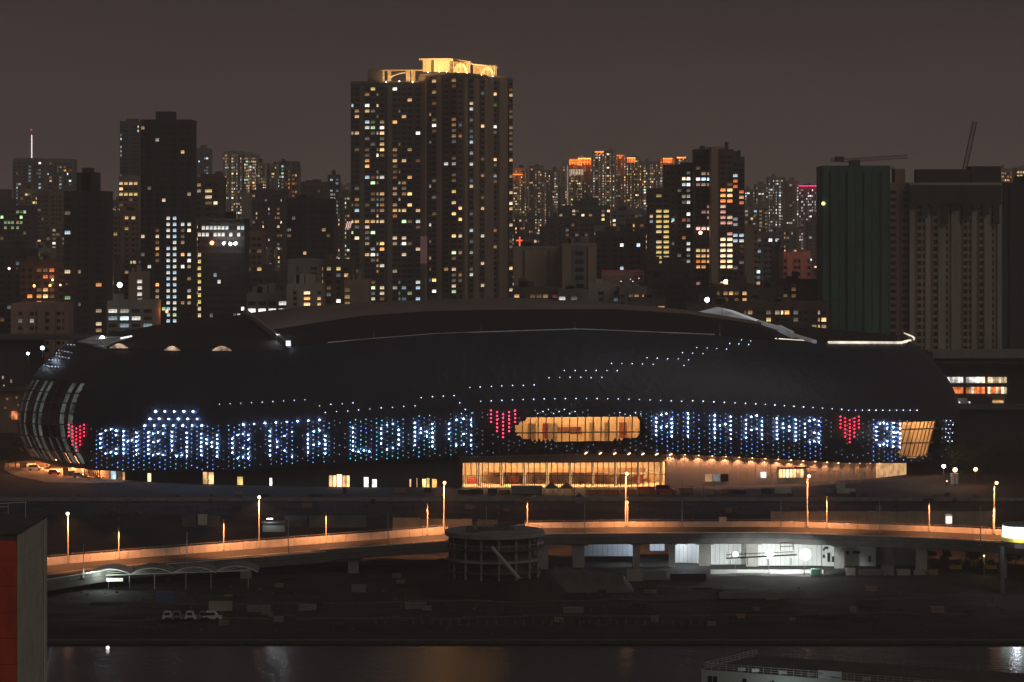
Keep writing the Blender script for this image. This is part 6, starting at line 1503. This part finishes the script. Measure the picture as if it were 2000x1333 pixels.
# ------------------------------------------------------------------ near buildings
nb_ = thing('near_building', 'near building corner with a dark red front and grey side wall at the lower left', 'building', at(40, 1330, 258))
zt = 47.0; XW = at(36, 0, 250)[0]; YB = XW / ((92 - 1000) / F)
b = MB(); b.box(XW - 14, XW - .12, 250.1, YB, 15, zt - .05); b.build('backing_wall', M_cdark, nb_)
M_ng = mat('near_grey_wall', (.50, .48, .42), .85, var=.22, scale=.9, stretch=(1, 1, .3))
for k in range(9):
    zz_ = zt - k * 2.4
    for n_ in range(5):
        ya = 250.0 + (YB - 250) * n_ / 5; yb_ = 250.0 + (YB - 250) * (n_ + 1) / 5
        q = MB(); q.box(XW - .1, XW + rnd.uniform(0, .02), ya + .02, yb_ - .02, zz_ - 2.37, zz_); q.build('wall_panel', M_ng, nb_)
    for n_ in range(3):
        q = MB(); q.box(XW - .12 - 2.2 * (n_ + 1), XW - .15 - 2.2 * n_, 249.9 + rnd.uniform(0, .02), 250.05, zz_ - 2.37, zz_ - (.6 if k == 0 else 0)); q.build('red_panel', mat('dark_red_panel', (.50, .06, .03), .7, var=.3, scale=.6, stretch=(1, 1, .3)), nb_)
b = MB(); b.tube((XW + .15, 263, 15), (XW + .15, 263, zt - .1), .07, 8); b.build('rain_pipe', M_ng, nb_)
b = MB(); b.box(XW - 14, XW + .12, 249.8, YB + .05, zt, zt + .25); b.build('roof_slab', M_cdark, nb_)
b = MB(); b.tube(at(-10, 984.5, 262), at(51, 981, 262), .035, 5); b.tube(at(-10, 991, 262), at(15, 990, 262), .03, 5); b.tube(at(16, 984, 262), at(16, 1004, 262), .03, 4); b.tube(at(50, 981, 262), at(50, 1012, 262), .03, 4); b.build('roof_rail', M_white, nb_)
# lower right building with railed roof
rb2 = thing('railed_roof_building', 'near white-walled building with a railed flat roof and a sign board at the lower right', 'building', at(1600, 1320, 330))
Zr = 21.6
def atz(px, py, z): Y = (CH - z) * F / (py - HY); return at(px, py, Y)
c0, c1_, c2_, c3 = atz(1370, 1308, Zr), atz(2080, 1362, Zr), atz(2080, 1322, Zr), atz(1474, 1281, Zr)
b = MB(); b.hexa([(p[0], p[1], 5) for p in (c0, c1_, c2_, c3)], [(p[0], p[1], Zr) for p in (c0, c1_, c2_, c3)]); b.build('wall', mat('near_white_wall', (.42, .45, .43), .8, var=.1, scale=.6), rb2)
cen = (c0 + c1_ + c2_ + c3) / 4; ins = [cen + (p - cen) * .985 for p in (c0, c1_, c2_, c3)]
b = MB(); b.hexa([(p[0], p[1], Zr) for p in ins], [(p[0], p[1], Zr + .06) for p in ins]); b.build('roof_deck', M_cdark, rb2)
def rail_run(A, B_, n, hh, m_, nm='roof_railing'):
    q = MB()
    for k in range(n + 1): p_ = A.lerp(B_, k / n); q.tube(p_, p_ + Vector((0, 0, hh)), .022, 4)
    for f_ in (1, .66, .33): q.tube(A + Vector((0, 0, hh * f_)), B_ + Vector((0, 0, hh * f_)), .020, 4)
    q.build(nm, m_, rb2)
M_rail = mat('white_railing', (.6, .62, .6), .5, var=0)
rail_run(ins[0], ins[1], 46, .82, M_rail); rail_run(ins[0], ins[3], 12, .8, M_rail); rail_run(ins[3], ins[2], 34, .7, mat('dim_railing', (.25, .26, .25), .6, var=0))
for u0 in (.10, .14, .22, .30, .46, .60, .68):
    p_ = ins[0].lerp(ins[1], u0); q = MB(); q.box(p_[0], p_[0] + .9, p_[1] + .15, p_[1] + .5, Zr + .06, Zr + .5); q.build('roof_unit', M_steel, rb2)
# sign board on the railing
sA = ins[0].lerp(ins[1], (1606 - 1370) / 710.0); sB2 = ins[0].lerp(ins[1], (1653 - 1370) / 710.0)
U = (sB2 - sA); Ls = U.length; U.normalize(); N = Vector((U[1], -U[0], 0)); N = N if N[1] < 0 else -N
q = MB(); q.obox(sA, U, N, Ls, .04, .10, Zr + .02, Zr + .98); sb = q.build('sign_board', mat('sign_white', (.52, .57, .6), .6, var=0), rb2)
def text_on(s_, O, U_, N_, size, m_, parent, nm='sign_lettering'):
    cu = bpy.data.curves.new(nm, 'FONT'); cu.body = s_; cu.size = size; cu.extrude = .004
    o = bpy.data.objects.new(nm, cu); C.objects.link(o); dg = bpy.context.evaluated_depsgraph_get(); me_ = bpy.data.meshes.new_from_object(o.evaluated_get(dg)); bpy.data.objects.remove(o)
    me_.materials.clear(); me_.materials.append(m_)
    M = Matrix((( U_[0], 0, N_[0], O[0]), (U_[1], 0, N_[1], O[1]), (U_[2], 1, N_[2], O[2]), (0, 0, 0, 1)))
    me_.transform(M); return put(nm, me_, parent)
Mt = mat('sign_ink', (.06, .09, .12), .7, var=0)
text_on('PA', sA + U * .08 + N * .12 + Vector((0, 0, Zr - sA[2] + .42)), U, N, .46, Mt, rb2)
text_on('TERMINUS', sA + U * 1.55 + N * .12 + Vector((0, 0, Zr - sA[2] + .16)), U, N, .27, Mt, rb2)
q = MB(); q.obox(sA + U * .95, U, N, .5, .105, .115, Zr + .3, Zr + .34); q.build('sign_line', Mt, rb2)
# small windows in the near wall
for u0 in (.02, .035, .12, .2):
    p_ = c0.lerp(c1_, u0); q = MB(); q.obox(p_, (c1_ - c0).normalized(), N, .5, .01, .06, Zr - 1.6, Zr - .7); q.build('window', M_glass, rb2)
l = point('roof_lamp_glow', c0.lerp(c1_, .25) + N * 5 + Vector((0, 0, -1)), 230, (.85, 1, .95), size=.6); l.parent = rb2; l.matrix_parent_inverse = Matrix.Translation(rb2.location).inverted()
b = MB()
# trees dark masses at the right behind and left
for i, px in enumerate(range(1868, 2010, 16)):
    small_tree(px, 820 + (i % 3) * 14, 8.5 + (i * 37 % 4), ['dark tree closest to the right tip of the stadium', 'second dark tree right of the stadium', 'third dark tree right of the stadium', 'fourth dark tree right of the stadium', 'fifth dark tree right of the stadium', 'sixth dark tree right of the stadium', 'seventh dark tree right of the stadium', 'eighth dark tree right of the stadium', 'dark tree at the right edge beyond the stadium'][i], z=0, seed=50 + i, w=3.4, n=520)
for i, px in enumerate((2, 16, 30)):
    small_tree(px, 845 + i * 6, 7.5 + i, ['dark tree at the left edge beside the plaza', 'dark tree second from the left edge', 'dark tree touching the left plaza tip'][i], z=0, seed=80 + i, w=3.2, n=480)
# ------------------------------------------------------------------ night haze
if HAZE:
    b = MB(); b.box(-1000, 1000, -60, 5100, -7, 215); hz = b.build('haze', None)
    hz.data.materials.clear()
    mh = bpy.data.materials.new('haze'); mh.use_nodes = True; t_ = mh.node_tree; t_.nodes.clear()
    oo = t_.nodes.new('ShaderNodeOutputMaterial'); pvn = t_.nodes.new('ShaderNodeVolumePrincipled'); pvn.inputs['Color'].default_value = (.97, .95, .93, 1); pvn.inputs['Density'].default_value = HAZE; pvn.inputs['Anisotropy'].default_value = .0
    t_.links.new(pvn.outputs[0], oo.inputs['Volume']); hz.data.materials.append(mh)
    hz['kind'] = 'stuff'; hz['label'] = 'thin brown night haze'; hz['category'] = 'haze'
